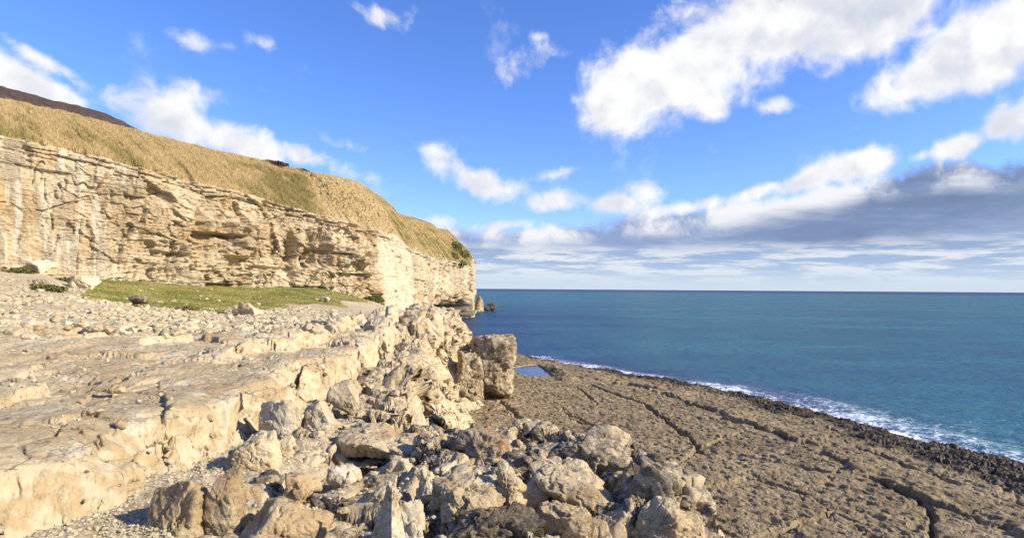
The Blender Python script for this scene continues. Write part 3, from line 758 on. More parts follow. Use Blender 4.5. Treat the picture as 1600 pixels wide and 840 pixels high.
# ground bounds: outer radius reaches just under the cliff foot
def polar_grid(az0, az1, naz, r0, rmaxf, nr, dens=None):
    if dens is None: A = np.linspace(az0, az1, naz)
    else:
        q = np.linspace(az0, az1, 2000); w = np.array([dens(math.degrees(a)) for a in q]); c = np.r_[0, np.cumsum(w[:-1])]; c /= c[-1]
        A = np.interp(np.linspace(0, 1, naz), c, q)
    rm = np.array([rmaxf(a) for a in A])
    t = np.linspace(0, 1, nr)[:, None]
    Rr = r0*(rm[None, :]/r0)**t
    return Rr*np.sin(A)[None, :], Rr*np.cos(A)[None, :]
b_az = np.arctan2(baseP[1:18, 0], baseP[1:18, 1]); b_r = np.linalg.norm(baseP[1:18, :2], axis=1)
def rmax_ledge(a):
    if a > math.radians(-5.2): return 62.0
    return float(np.interp(a, b_az, b_r)+6)
def ledge_material():
    m, N, b = new_mat('ledge limestone')
    geo = N.n.new('ShaderNodeNewGeometry'); pos = geo.outputs['Position']
    gravel, grass, pit, rub, face = [N.attr(k) for k in ('gravel', 'grass', 'pit', 'rubble', 'face')]
    col, (a, bb, c, g) = rock_layers(N, pos, TAN, CREAM, DARK, WHITE, 0.42, 0.34, 1.0)
    # greyish buff weathered skin on flat tops
    skin = N.ss(N.noise(pos, 0.8, 8, .65), 0.42, 0.60)
    up = N.ss(N.xyz(geo.outputs['Normal'])[2], 0.6, 0.93)
    col = N.mix(N.m('MULTIPLY', N.m('MULTIPLY', skin, up), 0.6), col, (0.49, 0.39, 0.22))
    pcol = N.mix(N.ss(N.noise(pos, 5.0, 8, .75), 0.43, 0.56), (0.20, 0.15, 0.095), (0.56, 0.45, 0.285))
    col = N.mix(N.m('MULTIPLY', pit, 0.85), col, pcol)
    fcol = N.mix(N.ss(bb, 0.42, 0.56), (0.50, 0.365, 0.19), (0.62, 0.51, 0.325))
    col = N.mix(N.m('MULTIPLY', face, 0.75), col, fcol)
    gv = N.vor(pos, 22.0, out='Color'); gvn = N.xyz(gv)[0]
    gcol = N.mix(gvn, (0.36, 0.27, 0.15), (0.64, 0.54, 0.37))
    gcol = N.mix(N.ss(N.noise(pos, 1.3, 6, .6), .5, .65), gcol, (0.36, 0.27, 0.155))
    col = N.mix(gravel, col, gcol)
    rv = N.xyz(N.vor(N.vm('MULTIPLY', pos, (1, .8, 1)), 3.2, out='Color'))[1]
    rcol = N.mix(rv, (0.43, 0.335, 0.18), (0.63, 0.535, 0.35))
    rcol = N.mix(N.ss(N.noise(pos, 0.25, 6, .6), .45, .6), rcol, (0.46, 0.36, 0.235))
    col = N.mix(N.m('MULTIPLY', rub, 0.8), col, rcol)
    gn = N.noise(pos, 0.35, 7, .65); gs = N.noise(N.vm('MULTIPLY', pos, (1, .6, 1)), 1.6, 8, .7)
    gc = N.mix(N.ss(gn, 0.4, 0.6), (0.15, 0.16, 0.035), (0.31, 0.26, 0.09))
    gc = N.mix(N.ss(gs, 0.60, 0.68), gc, (0.46, 0.38, 0.26))
    col = N.mix(N.ss(N.m('ADD', grass, N.m('MULTIPLY', N.m('SUBTRACT', gs, .5), 1.8)), .4, .6), col, gc)
    x, y, z = N.xyz(pos)
    N.set(b.inputs['Base Color'], col); b.inputs['Roughness'].default_value = 0.92
    b.inputs['Specular IOR Level'].default_value = 0.15
    h = N.m('ADD', N.m('MULTIPLY', N.noise(pos, 6.0, 12, .76), 2.0), N.m('MULTIPLY', N.m('MULTIPLY', N.ss(N.vor(pos, 16.0), 0, .5), 0.5), N.m('MAXIMUM', pit, gravel)))
    N.set(b.inputs['Normal'], N.bump(h, 0.6, 0.07, N.bump(N.noise(pos, 2.2, 7, .7), 0.45, 0.12)))
    return m
ledge_mat = ledge_material()
def build_ledge():
    X, Y = polar_grid(math.radians(-57), math.radians(32), 1500, 3.2, rmax_ledge, 1000, lambda d: 1.7 if -22 < d < -3 else (1.0 if d < 16 else .35))
    Z, M = ledge_height(X, Y)
    for _ in range(1):           # weather the knife edges a little
        Z[1:-1] = .25*Z[:-2]+.5*Z[1:-1]+.25*Z[2:]; Z[:, 1:-1] = .25*Z[:, :-2]+.5*Z[:, 1:-1]+.25*Z[:, 2:]
    P = np.stack([X, Y, Z], -1)
    n = grid_normals(P); steep = sstep(1-np.abs(n[..., 2]), 0.18, 0.5)
    P = displace3(P, [(0.9, 0.10, 2, False, 3), (0.28, 0.03, 3, False, 4)], mask=0.30+0.5*np.clip(M['face']+M['pit'], 0, 1)+0.35*steep)
    near = (np.sqrt(X*X+Y*Y) < 48)
    fm = np.clip(0.45*steep+0.95*M['pit']+0.3*M['face'], 0, 1)*near*(1-M['gravel'])
    P = facet_displace(P, fm, [(0.75, .26, .14, .07, 3), (0.26, .24, .13, .07, 5)])
    P = displace3(P, [(0.16, 0.028, 3, True, 13)], mask=(0.25*steep+0.8*M['pit'])*(np.sqrt(X*X+Y*Y) < 25))
    o = mesh_obj('ground', P, grid_faces(*P.shape[:2], flip=True), ledge_mat, attrs=M)
    tag(o, kind='structure'); return P, M
ledgeP, ledgeM = build_ledge()
def ground_z(x, y):
    z, M = ledge_height(np.array([x], f32), np.array([y], f32)); return float(z[0])

# ---- the tall pale wall of the ledge, a sheet of its own with beds and joints
def build_wall():
    E = np.array([p for p in edge_poly if p[1] >= 7.4], float)
    L = np.r_[0, np.cumsum(np.linalg.norm(np.diff(E, axis=0), axis=1))]
    n = 1100; w = np.linspace(0, 1, n)**1.5*L[-1]
    Q = catmull(w, L, E); tg = np.gradient(Q, axis=0); tg /= np.linalg.norm(tg, axis=1)[:, None]
    for i in range(2): tg[:, i] = np.convolve(np.pad(tg[:, i], 25, 'edge'), np.ones(51)/51, 'valid')
    tg /= np.linalg.norm(tg, axis=1)[:, None]
    on = np.c_[tg[:, 1], -tg[:, 0]]
    ins = Q-on*1.1
    zt = ledge_height(ins[:, 0], ins[:, 1], False)[0].astype(float)
    zt = np.convolve(np.pad(zt, 6, 'edge'), np.ones(13)/13, 'valid')
    ww = np.interp(Q[:, 1], [0, 10, 14, 18, 30, 40, 60, 90, 130], [1.2, 1.6, 2.3, 2.7, 2.6, 2.2, 2.6, 3.0, 3.0])
    m = 380; t = np.linspace(0, 1, m)[:, None]
    tf = np.clip((t-0.16)/0.84, 0, 1)                    # 0 at the lip, 1 at the foot
    offn = np.where(t < 0.16, -1.1*(1-t/0.16), (0.62*tf**0.85+0.38*tf**3)*ww[None])
    foot = 0.6
    Z = zt[None]-0.10*np.where(t < 0.16, (1-t/0.16)*2.2, 0) - (zt[None]-foot)*tf - 0.16*sstep(t, .05, .2)
    U_ = np.broadcast_to(w[None], Z.shape).astype(f32); Zf = Z.astype(f32)
    k1, k2, kid = worley2(U_/2.6+.35*fbm2(U_/1.2, Zf/1.2, 3, 701), Zf/2.3+.35*fbm2(U_/1.2, Zf/1.2, 3, 702), 31)
    g1, g2, gid = worley2(U_/0.9+.3*fbm2(U_/.6, Zf/.6, 3, 703), Zf/0.7+.3*fbm2(U_/.6, Zf/.6, 3, 704), 33)
    farw = np.interp(Q[:, 1], [14, 26, 34], [.55, .75, 1.25])[None]
    d = farw*(0.50*(kid-.5) + 0.10*(gid-.5)*sstep(fbm2(U_/3, Zf/2, 2, 705), -.2, .25))
    d -= 0.18*(1-sstep(k2-k1, 0, .05)) + 0.05*(1-sstep(g2-g1, 0, .08))
    d += 0.7*fbm2(U_/5, Zf/3, 2, 706) + 0.08*fbm2(U_/.8, Zf/.9, 5, 707, .58) + .03*fbm2(U_/.18, Zf/.18, 3, 708, .6) + .16*fbm2(U_/.7, Zf/6, 3, 712)
    b = np.floor((Zf+.25*fbm2(U_/3, Zf, 2, 709))/0.62).astype(int)
    d += farw*0.10*(hash01(b, np.floor(U_/2.3).astype(int), 7)-.5)*sstep(Q[:, 1], 24, 32)[None]
    d = d*sstep(t, 0.03, 0.22)*(1-.6*sstep(t, .96, 1))
    X = Q[:, 0][None]+on[:, 0][None]*(offn+d); Y = Q[:, 1][None]+on[:, 1][None]*(offn+d)
    Z = Z + 0.30*(kid-.4)*sstep(t, 0.02, .12)*(1-sstep(t, .25, .5))
    P = np.stack([X, Y, Z], -1).astype(f32)
    P = facet_displace(P, np.broadcast_to(sstep(t, .03, .15)*(Q[:, 1] < 75)[None], X.shape), [(2.4, .34, .12, .03, 14), (0.7, .10, .045, .045, 15), (0.22, .09, .045, .03, 16)], sign_up=False, outward=np.stack([np.broadcast_to(on[:, 0], X.shape), np.broadcast_to(on[:, 1], X.shape), np.full(X.shape, .5)], -1))
    one = np.ones_like(X)
    tb = np.broadcast_to(t, X.shape)
    pit = np.clip(sstep(fbm2(U_/1.6, Zf/1.2, 4, 710), -.05, .2)*(1-.45*sstep(tb, .3, .6)) + (1-sstep(tb, .12, .26)), 0, 1)*0.8
    o = mesh_obj('ground', P, grid_faces(*P.shape[:2]), ledge_mat, attrs=dict(gravel=one*0, grass=one*0, pit=pit, rubble=one*0, face=sstep(tb, .18, .35)))
    tag(o, kind='structure')
build_wall()

# ---- the wave-cut platform below
cracks_px = [[(779,626),(798,638),(828,668),(850,688)],[(878,643),(906,653),(933,668),(957,677)],[(901,604),(921,619),(933,630)],
 [(923,600),(957,613),(1004,628),(1034,651),(1077,683),(1090,700)],[(957,677),(935,684),(948,698),(974,720),(1000,739),(1025,763),(1064,784),(1107,814),(1150,840),(1200,875)],
 [(1000,739),(1064,720),(1090,700),(1141,679)],[(1090,703),(1150,709),(1200,716),(1290,735)],[(1370,760),(1403,763),(1437,780),(1457,803),(1453,840)],
 [(760,640),(860,627),(940,622)],[(1000,800),(1080,765),(1170,745),(1260,770)],[(1170,668),(1090,700)],[(1180,840),(1300,800),(1400,830)],[(1337,697),(1383,713),(1427,730),(1500,755)],[(840,600),(900,604)]]
rim_px = [(860,576),(884,592),(940,592),(1010,607),(1055,619),(1094,636),(1133,651),(1171,664),(1217,680),(1283,697),(1327,730),(1420,770),(1500,800),(1620,850)]
PZ = 1.15
cracks = [[tuple(ptz(a, b, PZ)[:2]) for a, b in c] for c in cracks_px]
rim_poly = [tuple(ptz(a, b, PZ)[:2]) for a, b in rim_px]
pool_px = [(801,575),(812,572),(826,570),(840,569),(851,575),(866,589),(845,589),(827,587),(812,583)]
pool = [tuple(ptz(a, b, PZ-0.05)[:2]) for a, b in pool_px]
def platform_height(x, y, detail=True):
    x = np.asarray(x, f32); y = np.asarray(y, f32)
    sp = shore_sd(x, y)
    wob = 1.3*fbm2(x/3.5, y/3.5, 4, 501, .6)
    t = sstep(sp+wob, -2.6, 2.2)
    z = -1.6 + (PZ+1.6)*t
    weed = 1-sstep(sp+2.2*fbm2(x/5, y/5, 3, 505)-np.interp(y, [25, 35, 50, 65], [6.0, 4.4, 3.3, 1.9]).astype(f32), -1.2, 1.2)
    # seaward rim stands a little proud
    rs_ = sdist(x+1.1*fbm2(x/1.8, y/1.8, 4, 507, .6), y+1.1*fbm2(x/1.8, y/1.8, 4, 508, .6), rim_poly)
    ridge = sstep(rs_, -0.05, 0.12)*(1-sstep(sp, 30, 31))
    if True:
        z = z + 0.20*ridge*sstep(sp, 0.4, 2.2)*sstep(fbm2(x/3, y/3, 3, 531), -.3, .15)*(1-0.85*sstep(rs_, .3, 2.5))
    crk = np.zeros_like(x)
    wxx = 0.30*fbm2(x/0.9, y/0.9, 4, 510); wyy = 0.30*fbm2(x/0.9, y/0.9, 4, 511)
    for i, c in enumerate(cracks):
        xs = [p[0] for p in c]; ys = [p[1] for p in c]
        m = (x > min(xs)-1.5) & (x < max(xs)+1.5) & (y > min(ys)-1.5) & (y < max(ys)+1.5)
        if not m.any(): continue
        d = np.abs(sdist(x[m]+wxx[m], y[m]+wyy[m], c))
        w = 0.065+0.05*(i % 3 == 0) + 0.06*fbm2(x[m]/2, y[m]/2, 2, 520+i)
        crk[m] = np.maximum(crk[m], 1-sstep(d, w*0.5, w*1.6+0.03))
    d = np.abs(rs_+0.05); crk = np.maximum(crk, (1-sstep(d, 0.05, 0.16))*sstep(sp, 1.0, 2.5)*sstep(fbm2(x/2.2, y/2.2, 3, 530), -0.15, 0.10))
    z = z - 0.30*crk
    # pool basin
    inside = sdist(x, y, pool+[pool[0]])
    # polygon may wind either way: use winding test
    pin = np.zeros(x.shape, bool); n = len(pool)
    mm = (x > -12) & (x < 12) & (y > 45) & (y < 75)
    xq = x[mm]; yq = y[mm]; pm = np.zeros(xq.shape, bool)
    for i in range(n):
        (x1, y1), (x2, y2) = pool[i], pool[(i+1) % n]
        cond = ((y1 > yq) != (y2 > yq)) & (xq < (x2-x1)*(yq-y1)/(y2-y1+1e-9)+x1)
        pm ^= cond
    pin[mm] = pm
    pd = np.where(pin, np.abs(inside), -np.abs(inside))
    z = z - 1.4*sstep(pd, -0.05, 0.25)
    z = z + 0.35*sstep(x, 3.2, 4.4)*(1-sstep(np.abs(sdist(x, y, [tuple(ptz(852, 573, 1.2)[:2]), tuple(ptz(884, 592, 1.2)[:2])])-0.0), 0.5, 1.2))*(pd < 0)
    # pitted, fluted surface, stretched along the shore
    ca, sa = 0.62, -0.78
    al = (x*ca+y*sa); ac = (-x*sa+y*ca)
    onp = sstep(sp, -1, 1.5)
    if detail:
        w1 = 0.25*fbm2(x/0.8, y/0.8, 2, 540)
        f1, f2, cid = worley2(al/0.62+w1, ac/0.36+w1, 21)
        r1 = fbm2(al/1.0+w1, ac/0.48, 4, 545, 0.6)
        big = fbm2(x/4.5, y/4.5, 3, 548)
        pitd = (1-sstep(f1, 0.05, 0.52))*sstep(cid, 0.25, 0.6)
        z = z + onp*(-0.11*pitd*(1+0.6*big) + 0.055*r1 + 0.045*fbm2(al/0.22, ac/0.13, 3, 547, .6) + 0.05*big - 0.03*(1-sstep(f2-f1, 0, 0.12)))
        B1, M1, D1 = facet2((al+w1)/2.6, (ac+w1)/1.7, 51); B2, M2, D2 = facet2((al+w1)/.8, (ac+w1)/.5, 52)
        z = z + onp*(0.035*B1+0.035*M1+0.035*B2+0.025*M2)
        D0 = facet2((al+2*w1)/6.5, (ac+2*w1)/4.2, 57)[2]
        z = z - onp*0.22*(1-sstep(D0, 0.004, .022))*sstep(fbm2(x/3, y/3, 2, 558), -.35, -.05)
        lump = fbm2(al/1.3, ac/0.8, 5, 550, 0.62)
        z = z + weed*onp*(0.30*lump + 0.13*fbm2(x/0.25, y/0.25, 3, 552, .6, True)-.05)
        sand = sstep(-x*0.6+0.0*y+1.6+1.0*fbm2(x/2, y/2, 2, 553), 0, 2.5)*(y < 60)
        z = z + (z*0)
    return z, dict(weed=weed, crack=crk, shore=np.clip(sp, -5, 40))
def platform_material():
    m, N, b = new_mat('shore platform rock')
    geo = N.n.new('ShaderNodeNewGeometry'); pos = geo.outputs['Position']
    weed = N.attr('weed'); crk = N.attr('crack')
    a = N.noise(pos, 0.3, 7, .6); bb = N.noise(pos, 2.0, 9, .68); g = N.noise(pos, 9.0, 8, .7)
    col = N.mix(N.ss(N.m('MULTIPLY_ADD', a, .4, N.m('MULTIPLY', bb, .6)), .40, .60), (0.195, 0.138, 0.070), (0.345, 0.255, 0.135))
    col = N.mix(N.m('MULTIPLY', N.ss(g, .50, .66), .55), col, (0.14, 0.105, 0.065))
    col = N.mix(N.m('MULTIPLY', N.ss(N.noise(N.vm('ADD', pos, (5, 5, 5)), 1.1, 8, .7), .58, .70), .5), col, (0.37, 0.30, 0.21))
    col = N.mix(N.m('MULTIPLY', crk, 0.35), col, (0.10, 0.085, 0.06))
    wc = N.mix(N.ss(N.noise(pos, 1.6, 9, .7), .38, .62), (0.038, 0.027, 0.014), (0.125, 0.085, 0.042))
    gr = N.ss(N.noise(N.vm('ADD', pos, (31, 5, 2)), 0.8, 7, .7), .60, .70)
    wc = N.mix(N.m('MULTIPLY', gr, 0.45), wc, (0.08, 0.09, 0.02))
    wf = N.ss(N.m('ADD', weed, N.m('MULTIPLY', N.m('SUBTRACT', bb, .5), 1.2)), .35, .75)
    col = N.mix(wf, col, wc)
    N.set(b.inputs['Base Color'], col)
    N.set(b.inputs['Roughness'], N.m('MULTIPLY_ADD', wf, -0.35, 0.9)); b.inputs['Specular IOR Level'].default_value = 0.3
    h = N.noise(pos, 6.0, 10, .72)
    N.set(b.inputs['Normal'], N.bump(h, 0.7, 0.09))
    return m
def build_platform():
    X, Y = polar_grid(math.radians(-12), math.radians(52), 1350, 13.5, lambda a: 92.0, 1000)
    Z, M = platform_height(X, Y)
    P = np.stack([X, Y, Z], -1)
    P = displace3(P, [(0.28, 0.05, 3, False, 9)])
    o = mesh_obj('shore_platform', P, grid_faces(*P.shape[:2], flip=True), platform_material(), attrs=M)
    tag(o, kind='structure')
build_platform()

# ---- water
def sea_material():
    m, N, b = new_mat('sea water')
    geo = N.n.new('ShaderNodeNewGeometry'); pos = geo.outputs['Position']
    sh = N.attr('shore')         # metres out from the shoreline
    x, y, z = N.xyz(pos)
    dist = N.vm('LENGTH', pos, out=1)
    # streaky patches of different blues
    pp = N.vm('MULTIPLY', pos, (0.35, 1.0, 0))
    a = N.noise(pp, 0.030, 5, .6); a2 = N.noise(N.vm('MULTIPLY', pos, (0.6, 1, 0)), 0.10, 6, .6)
    t = N.ss(N.m('MULTIPLY_ADD', a, .5, N.m('MULTIPLY', a2, .5)), .36, .64)
    teal = N.mix(t, (0.011, 0.086, 0.120), (0.021, 0.138, 0.160))
    blue = N.mix(t, (0.004, 0.032, 0.095), (0.008, 0.070, 0.145))
    # deep blue water to the left and near the rocks, teal further out and right
    azp = N.m('ARCTAN2', x, y)
    kk = N.m('ADD', N.ss(azp, -0.04, 0.30), N.m('MULTIPLY', N.m('SUBTRACT', a, .5), 1.2))
    far_ = N.ss(dist, 160, 420)
    kk = N.m('MAXIMUM', kk, far_)
    col = N.mix(N.m('MULTIPLY', kk, 1.0, clamp=True), blue, teal)
    # purple brown weed bed showing through by the shore
    weed = N.m('MULTIPLY', N.ss(N.m('MULTIPLY_ADD', N.m('SUBTRACT', a2, .5), 14, sh), 12, 4), N.ss(azp, 0.62, 0.40))
    col = N.mix(N.m('MULTIPLY', weed, .8), col, (0.045, 0.040, 0.12))
    col = N.mix(N.ss(dist, 1500, 2600), col, (0.006, 0.028, 0.10))
    # foam: surf line, then lacy trails
    n1 = N.noise(N.vm('MULTIPLY', pos, (1, 1, 0)), 0.35, 6, .6)
    n2 = N.noise(N.vm('MULTIPLY', pos, (1, 1, 0)), 2.4, 8, .72)
    wps = N.vm('ADD', N.vm('MULTIPLY', pos, (1, 1, 0)), N.vm('SCALE', N.noise(N.vm('MULTIPLY', pos, (1, 1, 0)), 0.9, 5, .6, out=1), 1.9))
    vd = N.vor(N.vm('MULTIPLY', wps, (.8, 1, 0)), 0.75, 'DISTANCE_TO_EDGE'); vd2 = N.vor(wps, 2.1, 'DISTANCE_TO_EDGE')
    lace = N.m('MAXIMUM', N.ss(vd, 0.11, 0.02), N.m('MULTIPLY', N.ss(vd2, 0.10, 0.02), .7))
    surfw = N.m('MULTIPLY_ADD', N.m('SUBTRACT', N.noise(N.vm('MULTIPLY', pos, (1, 1, 0)), 0.16, 6, .65), .5), 13.0, sh)
    surf = N.m('MULTIPLY', N.ss(surfw, 6.0, 3.0), N.ss(N.m('MULTIPLY_ADD', N.ss(surfw, 1.5, 5.0), -.12, n2), 0.36, 0.47))
    zoneR = N.m('MULTIPLY', N.ss(azp, 0.38, 0.50), N.ss(N.m('MULTIPLY_ADD', N.m('SUBTRACT', n1, .5), 9, sh), 9.0, 4.0))
    zoneL = N.m('MULTIPLY', N.ss(N.m('MULTIPLY_ADD', N.m('SUBTRACT', n1, .5), 6, sh), 6.6, 3.5), .7)
    lz = N.m('MULTIPLY', N.m('MULTIPLY', lace, N.ss(n2, .38, .58)), N.m('MAXIMUM', zoneR, zoneL))
    foam = N.m('MAXIMUM', surf, lz)
    foam = N.m('MULTIPLY', foam, N.ss(dist, 130, 90))
    col = N.mix(foam, col, (0.80, 0.82, 0.84))
    N.set(b.inputs['Base Color'], col)
    N.set(b.inputs['Roughness'], N.m('MULTIPLY_ADD', foam, .5, .16))
    b.inputs['IOR'].default_value = 1.12
    w1 = N.noise(N.vm('MULTIPLY', pos, (.7, 1, 0)), 1.1, 5, .6, .4); w2 = N.noise(N.vm('MULTIPLY', pos, (.6, 1, 0)), 0.22, 5, .62, .3)
    w3 = N.noise(N.vm('MULTIPLY', pos, (.4, 1, 0)), 0.04, 4, .6)
    h = N.m('ADD', N.m('MULTIPLY', w1, .65), N.m('ADD', N.m('MULTIPLY', w2, 1.1), N.m('MULTIPLY', w3, 3.5)))
    nrm = N.bump(h, 1.0, 0.6)
    N.set(b.inputs['Normal'], nrm); b.inputs['Specular IOR Level'].default_value = 0.0
    # wave slopes keep the sea from ever mirroring fully at grazing angles
    gl = N.n.new('ShaderNodeBsdfGlossy'); gl.inputs['Roughness'].default_value = 0.18; N.set(gl.inputs['Normal'], nrm)
    fr = N.n.new('ShaderNodeFresnel'); fr.inputs['IOR'].default_value = 1.33; N.set(fr.inputs['Normal'], nrm)
    fac = N.m('MULTIPLY', N.m('MINIMUM', fr.outputs[0], 0.27), N.m('SUBTRACT', 1.0, foam))
    mx = N.n.new('ShaderNodeMixShader'); N.set(mx.inputs[0], fac); N.l.new(b.outputs[0], mx.inputs[1]); N.l.new(gl.outputs[0], mx.inputs[2])
    N.l.new(mx.outputs[0], [q for q in N.n if q.type == 'OUTPUT_MATERIAL'][0].inputs[0])
    return m
msea = sea_material()
def build_sea():
    n = 620
    A = np.linspace(math.radians(-14), math.radians(56), 760)
    Rr = np.r_[np.exp(np.linspace(math.log(22), math.log(420), 620)), np.exp(np.linspace(math.log(425), math.log(45000), 60))][:, None]
    X = Rr*np.sin(A)[None]; Y = Rr*np.cos(A)[None]
    sp = -shore_sd(X, Y)
    w = 0.07*fbm2(X/1.3+.2*Y, Y/0.8, 4, 601, .6) + 0.10*fbm2(X/7, Y/3.5, 3, 605)
    w = w*(1-sstep(Rr, 150, 400))
    # a small breaking swell lines the shore
    ph = sp/2.4 + 1.2*fbm2(X/9, Y/9, 2, 609)
    w = w + 0.16*np.exp(-(sp/7)**2)*np.cos(ph*2*PI*0.5)*(sp > -2)
    w = w + 0.05
    P = np.stack([X, Y, w], -1)
    o = mesh_obj('sea', P, grid_faces(*P.shape[:2], flip=True), msea, attrs=dict(shore=np.clip(sp, -20, 200)))
    tag(o, kind='structure')
    q = 60000
    o2 = mesh_obj('sea', [(-q, -q, -.9), (q, -q, -.9), (q, q, -.9), (-q, q, -.9)], [(0, 1, 2, 3)], msea, attrs=dict(shore=[99]*4))
    tag(o2, kind='structure')
build_sea()
def pool_material():
    m, N, b = new_mat('still pool water')
    pos = N.n.new('ShaderNodeNewGeometry').outputs['Position']
    N.set(b.inputs['Base Color'], N.mix(N.ss(N.noise(pos, .5, 3), .3, .7), (0.006, 0.035, 0.13), (0.008, 0.05, 0.17)))
    b.inputs['Roughness'].default_value = 0.08; b.inputs['IOR'].default_value = 1.12
    N.set(b.inputs['Normal'], N.bump(N.noise(pos, 3.0, 3), 0.15, 0.05))
    return m
mpool = pool_material()
mtide = mpool.copy(); mtide.name = 'tide pool water'
for n_ in mtide.node_tree.nodes:
    if n_.type == 'MIX' and n_.data_type == 'RGBA': n_.inputs[6].default_value = (0.03, 0.035, 0.035, 1); n_.inputs[7].default_value = (0.04, 0.045, 0.045, 1)
    if n_.type == 'BSDF_PRINCIPLED': n_.inputs['Specular IOR Level'].default_value = .3
def build_pools():
    cx, cy = np.mean(pool, axis=0)
    v = [(cx+(p[0]-cx)*1.06, cy+(p[1]-cy)*1.06, PZ-0.12) for p in pool]
    bm = bmesh.new(); bm.faces.new([bm.verts.new(p) for p in v]); bmesh.ops.recalc_face_normals(bm, faces=bm.faces)
    me = bpy.data.meshes.new('pool_water'); bm.to_mesh(me); bm.free(); me.materials.append(mpool)
    o = bpy.data.objects.new('pool_water', me); C.objects.link(o); tag(o, kind='structure')
    # shallow tide pools: level sheets that only show in the pits
    verts = []; faces = []
    for (a, b, w, h) in ((1092, 634, 14, 5), (1060, 632, 12, 4), (1116, 676, 14, 5), (1230, 700, 20, 7), (1205, 694, 12, 5), (1165, 712, 14, 4), (1500, 770, 24, 9), (1555, 790, 26, 9)):
        c = ptz(a, b, PZ); ex = w/FP*c[1]; ey = (ptz(a, b-h, PZ)[1]-c[1]); k = len(verts)
        for i in range(20):
            t = i/20*2*PI; rr = 1+.25*math.sin(3*t+a)+.15*math.sin(5*t+b)
            verts.append((c[0]+ex*rr*math.cos(t), c[1]+ey*rr*math.sin(t), PZ-0.055))
        verts.append((c[0], c[1], PZ-0.055))
        faces += [(k+i, k+(i+1) % 20, k+20) for i in range(20)]
    o = mesh_obj('tide_pool_water', verts, faces, mtide, smooth=False); tag(o, kind='structure')
build_pools()

# ================================================================== ROCKS AS THINGS
_ico = {}
def ico(sub):
    if sub not in _ico:
        bm = bmesh.new(); bmesh.ops.create_icosphere(bm, subdivisions=sub, radius=1)
        v = np.array([p.co[:] for p in bm.verts], f32); f = np.array([[q.index for q in p.verts] for p in bm.faces], np.int32); bm.free()
        _ico[sub] = (v, f)
    return _ico[sub]
def boulder_verts(seed, size, sub=5, sharp=10, nplanes=14, rough=0.06, pits=0.0, strata=0.0, tip=None, dlo=0.58, fac=1.0):
    sharp = sharp*2.2+6
    v, f = ico(sub); rs = np.random.RandomState(seed)
    n = rs.normal(size=(nplanes, 3)); n /= np.linalg.norm(n, axis=1)[:, None]
    d = rs.uniform(dlo, 1.0, nplanes)
    box = np.array([[1,0,0],[-1,0,0],[0,1,0],[0,-1,0],[0,0,1],[0,0,-1]], float)+rs.normal(size=(6,3))*0.16
    box /= np.linalg.norm(box, axis=1)[:, None]
    n = np.r_[n, box]; d = np.r_[d, rs.uniform(0.78, 0.95, 6)]
    dots = np.clip(v@n.T.astype(f32), 1e-4, None)/d.astype(f32)
    r = (dots**sharp).sum(1)**(-1.0/sharp)
    p = v*r[:, None]
    size = np.array(size, f32)
    p = p*size*1.08
    if tip is not None:      # taper towards the top
        h = np.clip(p[:, 2]/size[2]*0.5+0.5, 0, 1)
        p[:, 0] *= 1-(1-tip)*h**1.3; p[:, 1] *= 1-(1-tip)*0.8*h**1.3
    s = float(size.mean()); o = seed*3.7
    nrm = v/np.linalg.norm(v, axis=1)[:, None]
    q = p/s
    dd = 0.05*s*fbm3(q[:, 0]*1.1+o, q[:, 1]*1.1, q[:, 2]*1.1, 2, seed % 50)
    dd += rough*s*0.7*fbm3(q[:, 0]*3.2+o, q[:, 1]*3.2, q[:, 2]*3.2, 5, seed % 50+3, .64)
    dd += 0.010*s*np.clip(fbm3(q[:, 0]*7+o, q[:, 1]*7, q[:, 2]*7, 3, 12, .6, True), -1, .3)
    for sc_, a_, l_, j_, sd_ in ((0.95, .30, .16, .02, 1), (0.42, .20, .10, .035, 2), (0.16, .15, .08, .04, 4)):
        if sub < 5 and sc_ < .3: continue
        sl_, lv_, e_ = facet3(q+seed*1.37, sc_, seed % 60+sd_)
        dd += fac*s*(a_*sl_+l_*lv_-j_*sc_*(1-sstep(e_, 0, .08)))
    dd += 0.022*s*np.clip(fbm3(q[:, 0]*7+o, q[:, 1]*7, q[:, 2]*7, 3, 12, .6, True), -1, .3)
    fr = worley2(q[:, 0]*1.6+o+q[:, 2]*.9, q[:, 1]*1.6-q[:, 2]*1.1, seed % 40)
    dd += 0.07*s*(fr[2]-.5)*sstep(fr[1]-fr[0], 0, .12)
    ck = np.abs(fbm3(q[:, 0]*1.4+o, q[:, 1]*1.4, q[:, 2]*1.4, 3, seed % 50+9))
    dd -= 0.07*s*(1-sstep(ck, 0.0, 0.035))
    if pits: 
        ps = 0.2 if pits < .05 else 0.55
        pr = fbm3(p[:, 0]/ps+o, p[:, 1]/ps, p[:, 2]/ps*1.4, 4, 77, .62, True)
        dd += pits*np.clip(pr, -1, .5)
    if strata:
        zz = p[:, 2]+0.1*s*fbm3(q[:, 0]*2, q[:, 1]*2, q[:, 2]*2, 2, 5)
        li = np.floor(zz/(strata)); dd += 0.10*s*(hash01(li.astype(int), None, seed)-.5)
    p = p+nrm*dd[:, None]
    return p, f
M_PALE = rock_mat('pale limestone', cream=(0.63, 0.52, 0.33), tan=(0.49, 0.37, 0.205), dark_amt=0.3, white_amt=0.5)
M_TAN = rock_mat('tan limestone', dark_amt=0.35, white_amt=0.2)
M_PIT = rock_mat('grey pitted limestone', tan=(0.33, 0.255, 0.15), cream=(0.58, 0.475, 0.31), dark_amt=0.8, white_amt=0.42, bump=0.8, pits=1.0)
M_LICH = rock_mat('lichen covered limestone', tan=(0.36, 0.275, 0.17), cream=(0.52, 0.42, 0.27), dark_amt=0.45, white_amt=0.45, orange=0.6)
